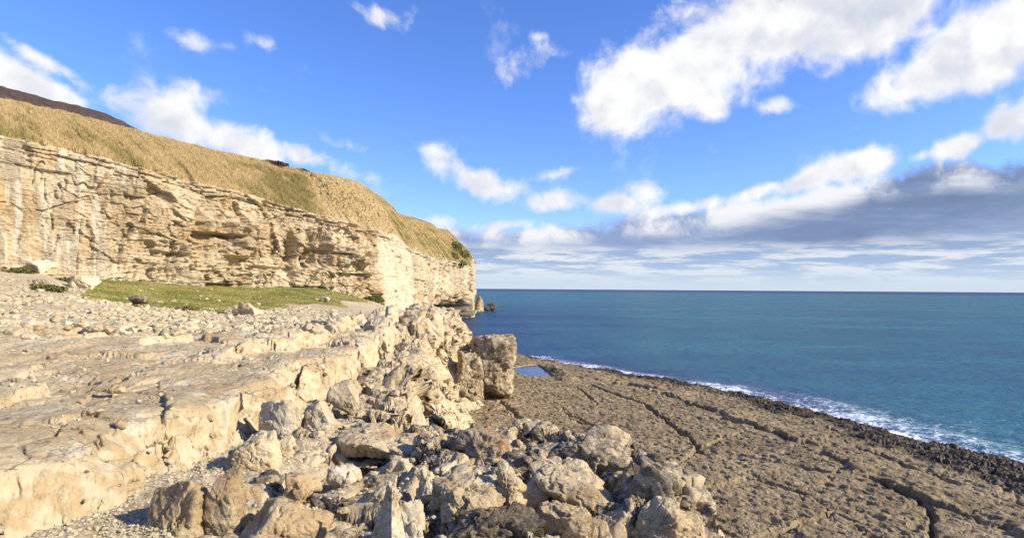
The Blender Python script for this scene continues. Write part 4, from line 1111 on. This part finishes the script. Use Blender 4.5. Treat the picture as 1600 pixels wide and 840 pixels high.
M_BUTT = rock_mat('buttress limestone', tan=(0.41, 0.31, 0.175), cream=(0.57, 0.46, 0.285), dark_amt=0.6, white_amt=0.25, orange=0.3, sc=.7)
M_WET = rock_mat('dark sea rock', tan=(0.13, 0.10, 0.07), cream=(0.26, 0.20, 0.14), dark=(0.03, .025, .02), dark_amt=0.7, white_amt=0.0)
def boulder(label, px, py, d, wpx, hpx, seed, mat=None, deep=0.8, rot=0.0, tiltx=0, tilty=0, sub=5, name='boulder', cat='boulder', zbase=None, sink=0.28, group=None, **kw):
    """a rock whose foot is seen at photo (px,py), d metres ahead, wpx x hpx photo pixels big"""
    P0 = pt(px, py, d); w = wpx*d/FP; h = hpx*d/FP
    x, y = P0[0], P0[1]
    sz = (w/2, w/2*deep, h/2*(1+sink))
    v, f = boulder_verts(seed, sz, sub=sub, **kw)
    R = Matrix.Rotation(rot, 3, 'Z') @ Matrix.Rotation(math.radians(tiltx), 3, 'X') @ Matrix.Rotation(math.radians(tilty), 3, 'Y')
    v = v@np.array(R, f32).T
    z = P0[2] if zbase is None else zbase
    lo = v[:, 2].min()
    v = v-np.array([0, 0, lo+sink*h], f32)
    o = mesh_obj(name, v, f, mat or M_TAN)
    o.location = (x, y+sz[1]*0.5, z)
    tag(o, label, cat, group)
    return o
# --- foreground
B = boulder
B('big cracked boulder with a flat brown face throwing its shadow left onto gravel', 268, 872, 6.6, 108, 118, 101, M_TAN, deep=.8, fac=.5, sharp=16, sub=6, rough=.04, rot=.2, tilty=6)
B('tall smooth boulder wedged against the right side of the big cracked boulder', 345, 868, 6.7, 62, 128, 102, M_TAN, deep=.8, fac=.5, sharp=10, sub=6, rough=.04, rot=.5)
B('thin pale stone slab lying on the shoulder of the big cracked boulder', 272, 784, 6.9, 46, 24, 103, M_PALE, deep=.7, fac=.5, sharp=26, sub=5, rough=.03, tilty=-22)
B('rounded grey-tan boulder cut by the bottom edge, right of the tall smooth boulder', 438, 876, 6.6, 138, 82, 104, M_TAN, deep=.8, fac=.5, sharp=8, sub=6, rough=.05, tilty=14)
B('small wedge stone between tall smooth boulder and rounded grey-tan boulder', 372, 845, 6.9, 40, 46, 105, M_TAN, deep=.8, sharp=18)
B('tan block with a soft rounded top right above the tall smooth boulder', 382, 795, 7.7, 44, 42, 106, M_TAN, deep=.8, fac=.5, sharp=14)
B('dark-topped grey stone beside the foot of the pale square block', 418, 768, 8.3, 52, 28, 107, M_PIT, deep=.8, sharp=12)
B('pale square block with a bright right side at the end of the gravel strip', 392, 752, 8.9, 74, 68, 108, M_PALE, deep=1.1, fac=.5, sharp=16, sub=6, rough=.035, rot=.25)
B('dark triangular block standing in black shadow above the rounded grey-tan boulder', 462, 782, 8.0, 58, 40, 109, M_TAN, deep=.8, sharp=22)
B('lone oval boulder with white cap on the sloping slabs', 537, 757, 8.8, 48, 30, 110, M_PALE, deep=.8, sharp=7)
B('sharp white upright shard pointing at the sky in the bottom middle', 604, 866, 6.5, 62, 104, 111, M_PALE, deep=.55, sharp=30, sub=6, rough=.02, fac=.2, tip=.22, rot=-.5, tilty=8, nplanes=6)
B('rounded pebbly boulder leaning on the right side of the white shard', 640, 862, 6.65, 58, 70, 112, M_PALE, deep=.8, sharp=9, sub=5)
B('pale half-buried boulder behind the white shard and its neighbour', 668, 785, 8.1, 48, 44, 113, M_PALE, deep=.8, sharp=9)
B('wide pitted boulder with smooth white top right of the shadowed gap', 728, 818, 7.3, 108, 54, 114, M_PALE, deep=.9, sharp=8, sub=6, pits=.012)
B('white leaning boulder with a bright sunlit right flank', 794, 808, 7.5, 58, 76, 115, M_PALE, deep=.8, sharp=14, sub=6, tip=.5, tilty=-12)
B('orange-lichened boulder at the edge above the lower shelf', 756, 728, 10.0, 80, 50, 116, M_LICH, deep=.9, sharp=10, sub=6)
B('low white stone between orange-lichened boulder and the shelf', 795, 722, 10.2, 36, 24, 117, M_PALE, deep=.8, sharp=9)
B('pale humped boulder near the bottom edge under the tan wedge', 880, 850, 6.9, 92, 60, 118, M_PALE, deep=.8, sharp=8, sub=6, tilty=12)
B('tan wedge stone pointing left with a dark hollow beneath it', 838, 793, 7.9, 56, 38, 119, M_TAN, deep=.8, fac=.5, sharp=18, tilty=-8)
B('rough dark-pitted rock hump filling the lower right of the ledge', 770, 862, 6.6, 130, 50, 120, M_PIT, deep=.8, sharp=7, sub=6, pits=.03, rough=.09)
B('grey honeycombed crest rock overhanging a black hollow', 915, 752, 9.4, 128, 62, 121, M_PIT, deep=1.0, sharp=9, sub=6, pits=.028, rough=.09, tilty=8)
B('long pitted rib of rock running down to the bottom edge beside the lower shelf', 1012, 838, 8.0, 132, 108, 122, M_PIT, deep=1.3, sharp=9, sub=6, pits=.028, rough=.08, tilty=32)
B('smooth tan slab dipping right below the grey honeycombed crest rock', 905, 820, 8.0, 165, 52, 123, M_TAN, deep=1.0, fac=.5, sharp=11, sub=6, tilty=26, rough=.04)
B('tan rock shelf left of the crest rock, split by a dark crack', 832, 752, 9.2, 90, 44, 124, M_PIT, deep=1.0, sharp=10, sub=6, rough=.06)
B('brown broken rock in the hollow below the tall pale wall', 690, 745, 9.6, 66, 34, 125, M_PIT, deep=1.0, sharp=11, pits=.02, rough=.09)
B('brown knobbly rock between the hollow and the orange-lichened boulder', 745, 765, 9.0, 70, 32, 126, M_PIT, deep=1.0, sharp=11, pits=.02, rough=.09)
B('pale end boulder at the bottom right corner of the ledge', 1040, 862, 7.2, 90, 86, 127, M_TAN, deep=.9, sharp=9, sub=6, tilty=30)
# --- terrace
B('broad sloping slab with a triangular tan face in the middle of the terrace', 570, 706, 10.4, 108, 30, 131, M_TAN, deep=1.1, fac=.5, sharp=14, sub=6, rough=.04)
B('flat grey-tan slab on the edge in front of the tall pale wall', 640, 722, 10.2, 92, 30, 132, M_TAN, deep=1.2, sharp=10, sub=6, rough=.05)
B('squarish pale block set against the inner step below the slab surface', 492, 682, 11.4, 62, 50, 133, M_PALE, deep=.9, fac=.5, sharp=20, sub=6, rough=.035)
B('small pale rock under the overhang beside the squarish pale block', 478, 702, 10.9, 40, 22, 134, M_PALE, deep=.9, sharp=14)
B('tall pale step block split by a vertical crack', 432, 700, 11.0, 66, 72, 135, M_PALE, deep=.9, fac=.5, sharp=22, sub=6, rough=.03)
B('pale angular block leaning out of the inner step beside the dark gap', 540, 640, 14.0, 42, 40, 136, M_PALE, deep=.9, fac=.5, sharp=20)
B('little bright block at the foot of the step right of a black gap', 545, 622, 15.0, 30, 30, 137, M_PALE, deep=.9, sharp=20)
0 and B('smooth cream bulge of rock rounding the near corner of the step', 45, 818, 7.1, 120, 92, 138, M_PALE, deep=.9, sharp=8, sub=6, rough=.025)
0 and B('long rounded cream block in the step face left of the gravel strip', 160, 755, 7.9, 150, 84, 139, M_PALE, deep=.8, fac=.5, sharp=9, sub=6, rough=.025)
# --- far end of the wall
B('big detached block with orange lichen standing alone on the lower shelf', 768, 622, 41.0, 64, 74, 141, M_BUTT, deep=1.0, sharp=20, sub=6, rough=.07, strata=.5, tip=.88, pits=.10, nplanes=3, dlo=.93, name='rock_buttress', cat='rock')
B('tall narrow buttress leaning between the wall and the detached block', 733, 638, 38.5, 36, 72, 142, M_BUTT, deep=1.5, sharp=14, sub=6, rough=.07, strata=.5, tip=.85, pits=.10, nplanes=4, dlo=.9, name='rock_buttress', cat='rock', tilty=-7)
B('rounded layered knoll at the seaward tip of the ledge', 698, 540, 46.0, 54, 40, 143, M_BUTT, deep=1.2, sharp=12, sub=6, strata=.45, rough=.07)
B('white-streaked bulging block on top of the wall', 655, 540, 36.0, 84, 50, 144, M_PALE, deep=1.3, sharp=12, sub=6, rough=.06)
B('dark jagged block casting a black shadow across the path end', 640, 511, 43.0, 30, 20, 145, M_PIT, deep=1, sharp=16)
B('pale block behind the dark jagged block on the ridge', 668, 508, 44.0, 34, 22, 146, M_PALE, deep=1, sharp=14)
B('flat pale rock tucked below the cliff corner by the inlet', 655, 490, 78.0, 50, 10, 147, M_PALE, deep=1, sharp=9)
# --- upper slab
B('lone pale boulder with a dark left end on the stony flat', 383, 500, 41.0, 44, 16, 151, M_PALE, deep=.8, sharp=14)
B('flat tan boulder among rubble at the far left flat', 142, 521, 24.0, 38, 15, 152, M_TAN, deep=.9, sharp=9)
B('large pale rock at the foot of the cliff with a black hollow on its left', 58, 430, 55.0, 36, 24, 153, M_PALE, deep=.9, sharp=14)
B('small pale rock next to the left frame edge under the cliff', 14, 424, 54.0, 26, 14, 154, M_PALE, deep=.9, sharp=14)
B('grey rock with a green plant at its foot on the left mound', 60, 452, 46.0, 26, 13, 155, M_PIT, deep=.9, sharp=12)
B('pale rock topping the end of the left mound before the grass', 124, 452, 51.0, 34, 22, 156, M_PALE, deep=.9, sharp=13)
B('nearest of the pale humps along the secondary step', 407, 545, 19.5, 56, 22, 157, M_PALE, deep=.9, sharp=10)
B('second nearest of the pale humps along the secondary step', 452, 540, 21.5, 50, 22, 158, M_PALE, deep=.9, sharp=11)
B('pale hump in the middle of the row along the secondary step', 487, 534, 24.5, 50, 22, 159, M_PALE, deep=.9, sharp=14)
B('farthest and tallest of the pale humps along the secondary step', 528, 528, 29.0, 54, 30, 160, M_PALE, deep=1.1, sharp=13)
B('flat stone slab lying loose on the upper rock surface above the step', 135, 651, 8.9, 36, 9, 161, M_PALE, deep=.8, sharp=18)
B('thin tilted flake of stone on the upper rock surface', 175, 614, 10.8, 34, 9, 162, M_TAN, deep=.8, sharp=22)
B('grey stone at the heart of the rubble heap before the grass', 215, 473, 44.0, 26, 11, 163, M_PIT, deep=.8, sharp=14)
B('white boulder halfway along the edge of the grass by the path', 507, 470, 70.0, 14, 5, 164, M_PALE, deep=.8, sharp=12)
# --- rocks in the sea off the headland
B('brown sea stack standing in the water off the headland', 748, 486, 226.0, 16, 21, 171, M_BUTT, deep=1.2, sharp=12, sub=5, tip=.7, name='sea_stack', cat='rock', strata=1.1)
B('low black rock in the sea right of the brown stack', 769, 483, 232.0, 15, 9, 172, M_WET, deep=1.2, sharp=12, name='sea_rock', cat='rock')
B('lowest dark rock in the sea joining the stack and the black rock', 758, 484, 229.0, 16, 5, 173, M_WET, deep=1.2, sharp=12, name='sea_rock', cat='rock')

# --- loose stones one can count, in zones
LANDMARKS = [(285, 790, 'the big cracked boulder'), (345, 790, 'the tall smooth boulder'), (440, 820, 'the rounded grey-tan boulder'), (392, 715, 'the pale square block'), (537, 745, 'the lone oval boulder'),
    (604, 800, 'the white upright shard'), (668, 768, 'the half-buried boulder behind the shard'), (728, 785, 'the wide pitted boulder'), (790, 770, 'the white leaning boulder'), (756, 703, 'the orange-lichened boulder'),
    (880, 820, 'the pale humped boulder'), (838, 775, 'the tan wedge stone'), (915, 722, 'the honeycombed crest rock'), (1012, 785, 'the long pitted rib'), (570, 685, 'the broad sloping slab'), (640, 705, 'the flat slab before the tall wall'), (492, 650, 'the squarish pale block')]
def near_label(px, py, kind, size):
    lx, ly, nm = min(LANDMARKS, key=lambda l: (l[0]-px)**2+1.6*(l[1]-py)**2)
    dx, dy = px-lx, (py-ly)*1.3
    w = ('right of' if dx > 0 else 'left of') if abs(dx) > abs(dy) else ('below' if dy > 0 else 'above')
    dist = 'just' if math.hypot(dx, dy) < 30 else 'some way'
    return f'{size} {kind} block {dist} {w} {nm}'
def scatter_stones():
    rs = random.Random(7)
    protos = []
    blocks = []
    for k in range(6):
        v, f = boulder_verts(300+k, (.5, .36, .2+.05*(k % 3)), sub=3, sharp=18, rough=.05)
        tmp = mesh_obj('stone', v, f, M_PALE if k % 2 else M_TAN); protos.append(tmp.data); bpy.data.objects.remove(tmp)
    for k in range(8):
        v, f = boulder_verts(330+k, (.5, .40, .30), sub=5, sharp=16, rough=.07, nplanes=14, dlo=.55)
        tmp = mesh_obj('rough_block', v, f, (M_PIT, M_PALE, M_TAN)[k % 3]); blocks.append(tmp.data); bpy.data.objects.remove(tmp)
    zones = [
        ('pale angular stone among the rubble on the far left of the flat', 'stones of the far left rubble', 60, (0, 330, 478, 530), (.25, .7)),
        ('small pale stone lying on the smooth upper rock slab', 'stones on the upper slab', 40, (0, 480, 535, 680), (.06, .18)),
        ('white stone lying in the short grass below the cliff', 'stones in the grass', 34, (180, 540, 452, 482), (.3, .7)),
        ('broken stone on the jumbled terrace below the step', 'stones on the terrace', 40, (470, 640, 590, 740), (.12, .35)),
        ('rough angular block in the jumble of rocks along the lower edge of the ledge', 'blocks in the near jumble', 48, (430, 1010, 700, 838), (.22, .62)),
        ('small stone lying on the gravel strip at lower left', 'stones on the gravel', 30, (130, 380, 700, 830), (.04, .10)),
        ('stone on the bare flat between the grass and the wall', 'stones on the bare flat', 30, (380, 620, 484, 520), (.15, .5)),
    ]
    for label, grp, n, (x0, x1, y0, y1), (s0, s1) in zones:
        made = 0
        while made < n:
            px = rs.uniform(x0, x1); py = rs.uniform(y0, y1)
            # march the ray onto the ledge
            d = pdir(px, py); ts = np.exp(np.linspace(math.log(4), math.log(110), 400)); Q = np.array([0, 0, EYE])+d[None]*(ts/d[1])[:, None]
            z, M = ledge_height(Q[:, 0], Q[:, 1], False)
            hit = np.where(Q[:, 2] < z)[0]
            if len(hit) == 0: made += 1; continue
            q = Q[hit[0]]
            if 'grass' in grp and M['grass'][hit[0]] < .5: made += .34; continue
            jum = 'jumble' in grp
            if jum and (q[2] < 4.2 or (px > 590 and py < 725)): made += .3; continue
            o = bpy.data.objects.new('rock_block' if jum else 'stone', rs.choice(blocks if jum else protos)); C.objects.link(o)
            s = rs.uniform(s0, s1)*rs.uniform(.6, 1.2)
            o.location = (q[0], q[1], ground_z(q[0], q[1])+(-.08 if jum else .05)*s); o.scale = (s, s, s*rs.uniform(.7, 1.3))
            o.rotation_euler = (rs.uniform(-.4, .4), rs.uniform(-.4, .4), rs.uniform(0, 6.28))
            if jum:
                kind = {'grey': 'grey pitted', 'pale': 'pale', 'tan ': 'tan'}[o.data.materials[0].name[:4]]
                tag(o, near_label(px, py, kind, 'little' if s < .3 else ('middling' if s < .48 else 'bulky')), 'rock', grp)
            else: tag(o, label, 'stone', grp)
            made += 1
scatter_stones()

# --- uncountable rubble and gravel as one mass each
def rubble(name, n, sampler, smin, smax, mat, seed, sub=1, power=1.8):
    rs = np.random.RandomState(seed)
    v, f = ico(sub)
    xy = sampler(rs, n); n = len(xy)
    z, M = ledge_height(xy[:, 0], xy[:, 1])
    s = (smin*(smax/smin)**(rs.rand(n)**power)).astype(f32)
    r = np.linalg.norm(xy, axis=1)
    V = v[None]*(1+0.35*rs.uniform(-1, 1, (n, len(v), 1)))
    V = V*np.stack([np.ones(n), rs.uniform(.5, 1, n), rs.uniform(.35, .7, n)], 1)[:, None]
    a = rs.rand(n)*2*PI; ca, sa = np.cos(a)[:, None], np.sin(a)[:, None]
    b = rs.normal(0, .3, n); cb, sb = np.cos(b)[:, None], np.sin(b)[:, None]
    x1 = V[..., 0]*cb-V[..., 2]*sb; z1 = V[..., 0]*sb+V[..., 2]*cb
    X = x1*ca-V[..., 1]*sa; Y = x1*sa+V[..., 1]*ca
    W = np.stack([X, Y, z1], -1)*s[:, None, None]
    W += np.stack([xy[:, 0], xy[:, 1], z+0.15*s], -1)[:, None]
    Fc = (f[None]+(np.arange(n)*len(v))[:, None, None]).reshape(-1, 3)
    tint = np.repeat(rs.rand(n), len(v))
    o = mesh_obj(name, W, Fc, mat, smooth=False, attrs=dict(tint=tint))
    tag(o, kind='stuff'); return o
def rubble_mat():
    m, N, b = new_mat('rubble stone'); t = N.attr('tint')
    pos = N.n.new('ShaderNodeNewGeometry').outputs['Position']
    col = N.mix(t, (0.40, 0.315, 0.175), (0.64, 0.54, 0.345)); col = N.mix(N.m('MULTIPLY', N.noise(pos, 20, 5), .5), col, (0.38, 0.31, 0.21))
    N.set(b.inputs['Base Color'], col); b.inputs['Roughness'].default_value = .93; b.inputs['Specular IOR Level'].default_value = .15
    return m
M_RUB = rubble_mat()
def samp(dfun, cond):
    def s(rs, n):
        out = []
        while sum(map(len, out)) < n:
            p = dfun(rs, n*2); z, M = ledge_height(p[:, 0], p[:, 1], False); k = cond(p, M, rs); out.append(p[k])
        return np.concatenate(out)[:n].astype(f32)
    return s
def wedge(az0, az1, r0, r1):
    def f(rs, n):
        a = np.radians(rs.uniform(az0, az1, n)); r = r0*(r1/r0)**rs.rand(n); return np.c_[r*np.sin(a), r*np.cos(a)]
    return f
rubble('gravel', 9000, samp(wedge(-52, -12, 5, 11), lambda p, M, rs: (M['gravel'] > .4)), .008, .035, M_RUB, 1)
rubble('rubble', 11000, samp(wedge(-46, -14, 24, 62), lambda p, M, rs: (M['rubble'] > .5) & (perlin2(p[:, 0]/4, p[:, 1]/5, 6)+.35 > rs.rand(len(p))*.8)), .04, .27, M_RUB, 2, power=2.4)
rubble('rubble', 5000, samp(wedge(-26, 16, 5.5, 30), lambda p, M, rs: (M['lower'] > .7) & (M['gravel'] < .5) & (M['face'] < .3) & (perlin2(p[:, 0]/.8, p[:, 1]/.8, 8) > .05)), .012, .07, M_RUB, 3)
rubble('rubble', 1800, samp(wedge(-46, -14, 8, 30), lambda p, M, rs: (M['lower'] < .1) & (perlin2(p[:, 0]/1.2, p[:, 1]/1.6, 9) > .22)), .012, .06, M_RUB, 4)

# ================================================================== VEGETATION
def blade_mat(name, cols):
    m, N, b = new_mat(name); t = N.attr('tint'); h = N.attr('hue')
    c = N.mix(t, cols[0], cols[1]); c = N.mix(h, c, cols[2])
    N.set(b.inputs['Base Color'], c); b.inputs['Roughness'].default_value = .8; b.inputs['Specular IOR Level'].default_value = .2
    return m
def blades(name, P, H, Wd, mat, seed, hue, lean=0.35, tint=None):
    rs = np.random.RandomState(seed); n = len(P)
    a = rs.rand(n)*2*PI; l = rs.rand(n)*lean
    # wind lean along the slope
    lx = np.cos(a)*l*0.7+0.25*lean; ly = np.sin(a)*l*0.7-0.15*lean
    fa = rs.rand(n)*PI; wx = np.cos(fa)*Wd/2; wy = np.sin(fa)*Wd/2
    H = np.broadcast_to(H, (n,)); Wd = np.broadcast_to(Wd, (n,))
    b0 = P-np.c_[wx, wy, 0.08*np.ones(n)]; b1 = P+np.c_[wx, wy, -0.08*np.ones(n)]
    tp = P+np.c_[lx*H, ly*H, H]
    V = np.stack([b0, b1, tp], 1).reshape(-1, 3)
    Fc = np.arange(n*3).reshape(-1, 3)
    t = rs.rand(n) if tint is None else tint
    return mesh_obj(name, V, Fc, mat, smooth=False, attrs=dict(tint=np.repeat(t, 3), hue=np.repeat(hue, 3)))
def grass_brow():
    rs = np.random.RandomState(3)
    n = 560000
    i = (NR + rs.rand(n)**0.9*(NG+1.5)).astype(int)-1; j = (rs.rand(n)*(NS-1)*0.93).astype(int)
    i = np.clip(i, NR-4, NR+NG+1)
    px = cliffpx[i, j]*1000
    fi = rs.rand(n); fj = rs.rand(n)
    j2 = np.minimum(j+1, NS-1); i2 = np.minimum(i+1, cliffP.shape[0]-1)
    P = (cliffP[i, j]*(1-fi)[:, None]+cliffP[i2, j]*fi[:, None])*(1-fj)[:, None] + (cliffP[i, j2]*(1-fi)[:, None]+cliffP[i2, j2]*fi[:, None])*fj[:, None]
    e = cliffA['earth'][i, j]
    cl = fbm2(P[:, 0]/1.1+P[:, 2], P[:, 1]/1.1, 3, 12)
    keep = (e+0.35*cl < 0.30+0.25*rs.rand(n)*(rs.rand(n) < .1)) & (px > -250)
    keep &= (cl > -0.15-0.3*rs.rand(n)) | (i < NR+15)
    t = cliffA['tt'][i, j]
    # right headland: thinner, shorter
    H = 0.25+0.40*np.clip(cl+.4, 0, 1)*rs.uniform(.6, 1.2, n)
    H = np.where(px > 560, H*0.45, H); H = np.where(t > 1.9, H*.55, H)
    g = fbm2(P[:, 0]/6, P[:, 1]/6, 3, 13)
    green = sstep(g+0.25*(1.5-t)+0.35*(px > 400)*(px < 520)*(t < 1.7), 0.05, 0.45)*rs.uniform(.3, .9, n)
    green = np.where(px > 625, np.clip(green+.6*sstep(fbm2(P[:, 0]/3, P[:, 2]/2, 3, 16), -.1, .3)*rs.uniform(.4, 1, n), 0, 1), green)
    green = np.where(px > 690, np.clip(green+.35*(t < 1.5), 0, 1), green)
    k = keep
    mat = blade_mat('long dry grass', ((0.50, 0.345, 0.13), (0.80, 0.62, 0.33), (0.27, 0.235, 0.06)))
    o = blades('grass', P[k], H[k], 0.030+0.0003*np.linalg.norm(P[k], axis=1), mat, 4, green[k], lean=1.2)
    tag(o, kind='stuff')
grass_brow()
def turf():
    rs = np.random.RandomState(8); n = 260000
    a = np.radians(rs.uniform(-37, -12, n)); r = 40*(108/40)**rs.rand(n)
    x = r*np.sin(a); y = r*np.cos(a)
    z, M = ledge_height(x, y)
    cl = fbm2(x/1.5, y/2.5, 4, 14)
    k = (M['grass'] > .45) & (cl > -.12-0.25*rs.rand(n)) & (cl+sstep(y+x*-.35, 58, 80) > -.05)
    hue = sstep(fbm2(x/5, y/5, 3, 15)+.35, 0.2, 0.6)*rs.uniform(.5, 1, n)
    mat = blade_mat('short turf', ((0.30, 0.25, 0.075), (0.42, 0.35, 0.12), (0.155, 0.18, 0.035)))
    o = blades('grass', np.c_[x, y, z][k], rs.uniform(.05, .14, n)[k], .09, mat, 5, hue[k], lean=.6)
    tag(o, kind='stuff')
turf()
def bush(label, center, size, seed, n=2200, cols=((0.07, 0.09, 0.02), (0.15, 0.17, 0.04), (0.24, 0.19, 0.07)), name='shrub', cat='shrub'):
    rs = np.random.RandomState(seed)
    d = rs.normal(size=(n, 3)); d /= np.linalg.norm(d, axis=1)[:, None]; d[:, 2] = np.abs(d[:, 2])
    lob = 1+.35*fbm3(d[:, 0]*2+seed, d[:, 1]*2, d[:, 2]*2, 2, seed)
    rr = (rs.rand(n)**.4)*lob
    P = d*rr[:, None]*np.array(size)
    s = 0.10*max(size)**.5*rs.uniform(.6, 1.3, n)
    u = rs.normal(size=(n, 3)); u /= np.linalg.norm(u, axis=1)[:, None]; w = np.cross(u, rs.normal(size=(n, 3))); w /= np.linalg.norm(w, axis=1)[:, None]
    V = np.stack([P-u*s[:, None], P+w*s[:, None]*.6, P+u*s[:, None], P-w*s[:, None]*.6], 1).reshape(-1, 3)
    root = bpy.data.objects.new(name, None); C.objects.link(root); root.location = center
    tag(root, label, cat)
    o = mesh_obj('foliage', V, np.arange(n*4).reshape(-1, 4), blade_mat('leaves', cols), smooth=False, parent=root, attrs=dict(tint=np.repeat(rs.rand(n), 4), hue=np.repeat(rs.rand(n)*.5, 4)))
    # stems
    vs = []; fs = []
    for k in range(7):
        a = rs.rand()*6.28; tip = np.array([math.cos(a)*size[0]*.6, math.sin(a)*size[1]*.6, size[2]*rs.uniform(.5, .9)])
        for q in range(2):
            c = tip*q; rad = .03*(1-.7*q)
            for t in range(5): vs.append(c+np.array([math.cos(t*1.2566)*rad, math.sin(t*1.2566)*rad, 0]))
        b = k*10; fs += [(b+t, b+(t+1) % 5, b+5+(t+1) % 5, b+5+t) for t in range(5)]
    mesh_obj('stem', vs, fs, mb, parent=root)
    return root
def on_cliff(px, py):
    """nearest cliff mesh vertex to a photo pixel"""
    sub = cliffP[::2, ::2]; v = sub.reshape(-1, 3); X, Yy = proj(v); ok = v[:, 1] < 200
    d = (X-px)**2+(Yy-py)**2+np.where(ok, 0, 1e9); k = np.argmin(d); return v[k]
def gpt(px, py, d):
    p = pt(px, py, d); return (p[0], p[1], ground_z(p[0], p[1]))
bush('green shrub at the foot of the far left cliff beside the black hollow', gpt(33, 430, 53.5), (1.1, .8, .6), 1)
bush('low green shrub in front of the grey rock on the left mound', gpt(75, 458, 45), (1.3, .9, .45), 2)
bush('brownish low plant at the front edge of the grass', gpt(288, 486, 44), (.9, .8, .3), 3, cols=((0.16, 0.11, 0.04), (0.26, 0.17, 0.06), (0.10, 0.12, 0.03)))
bush('small green plant beside the brownish low plant on the stones', gpt(345, 490, 43), (.4, .4, .15), 4, n=500)
bush('dark green shrub in the corner where grass meets the cliff', gpt(583, 472, 94), (1.8, 1.2, .9), 5)
bush('narrow green strip of plants on top of the left mound', gpt(105, 440, 54), (2.0, .7, .35), 6)
for k, (px, py, sz, lb) in enumerate([(712, 385, 2.6, 'green ivy clump high on the headland brow'), (722, 398, 2.8, 'middle green ivy clump on the headland, right of the highest one'), (708, 400, 2.2, 'green ivy clump hanging over the left of the headland rock'), (734, 408, 2.4, 'dark green ivy clump at the outer lip of the headland'), (722, 411, 1.8, 'lowest ivy clump drooping over the headland rock')]):
    bush(lb, tuple(on_cliff(px, py)-np.array([0, 0, .6])), (sz*.8, sz*1.2, sz*.8), 20+k, n=1500, cols=((0.10, 0.125, 0.03), (0.19, 0.20, 0.055), (0.30, 0.24, 0.09)), name='ivy', cat='ivy')
for k, (px, py, w, lb) in enumerate([(425, 252, 2.2, 'dark brown thicket on the skyline, the larger of two'), (468, 262, 1.4, 'small dark brown thicket on the skyline right of the larger one')]):
    p = on_cliff(px, py+1)
    bush(lb, tuple(p-np.array([0, 0, .4])), (w*1.2, w, w*.38), 40+k, n=2600, cols=((0.06, 0.035, 0.022), (0.14, 0.085, 0.05), (0.09, 0.07, 0.03)), name='thicket', cat='thicket')

# ================================================================== BAG BY THE POOL
def bag():
    p = ptz(800, 580, PZ); root = bpy.data.objects.new('bag', None); C.objects.link(root); root.location = (p[0], p[1], PZ+.02)
    tag(root, 'small dark and red bag with a white towel at the left corner of the pool', 'bag')
    def m_(n_, c):
        m, N, b = new_mat(n_); pos = N.n.new('ShaderNodeNewGeometry').outputs['Position']
        N.set(b.inputs['Base Color'], N.mix(N.noise(pos, 20, 4), c, tuple(v*.7 for v in c))); b.inputs['Roughness'].default_value = .8; return m
    def part(name, seed, size, loc, mat):
        v, f = boulder_verts(seed, size, sub=3, sharp=7, rough=.03); o = mesh_obj(name, v+np.array(loc, f32), f, mat, parent=root); return o
    part('body', 900, (.24, .15, .16), (0, 0, .14), m_('dark bag cloth', (0.03, 0.03, 0.045)))
    part('pocket', 901, (.12, .06, .11), (-.14, -.13, .13), m_('red bag cloth', (0.35, 0.03, 0.03)))
    part('towel', 902, (.16, .12, .09), (.03, 0, .32), m_('white towel', (0.75, 0.75, 0.74)))
    bm = bmesh.new()
    for s in (-1, 1):
        prev = None
        for k in range(9):
            t = k/8*PI; c = (math.cos(t)*.12, s*.1, .26+math.sin(t)*.16)
            ring = [bm.verts.new((c[0], c[1]+.012*math.cos(q*PI/2), c[2]+.012*math.sin(q*PI/2))) for q in range(4)]
            if prev:
                for q in range(4): bm.faces.new((prev[q], prev[(q+1) % 4], ring[(q+1) % 4], ring[q]))
            prev = ring
    me = bpy.data.meshes.new('handle'); bm.to_mesh(me); bm.free(); me.materials.append(m_('bag handle', (0.04, 0.04, 0.05)))
    h = bpy.data.objects.new('handle', me); C.objects.link(h); h.parent = root
bag()
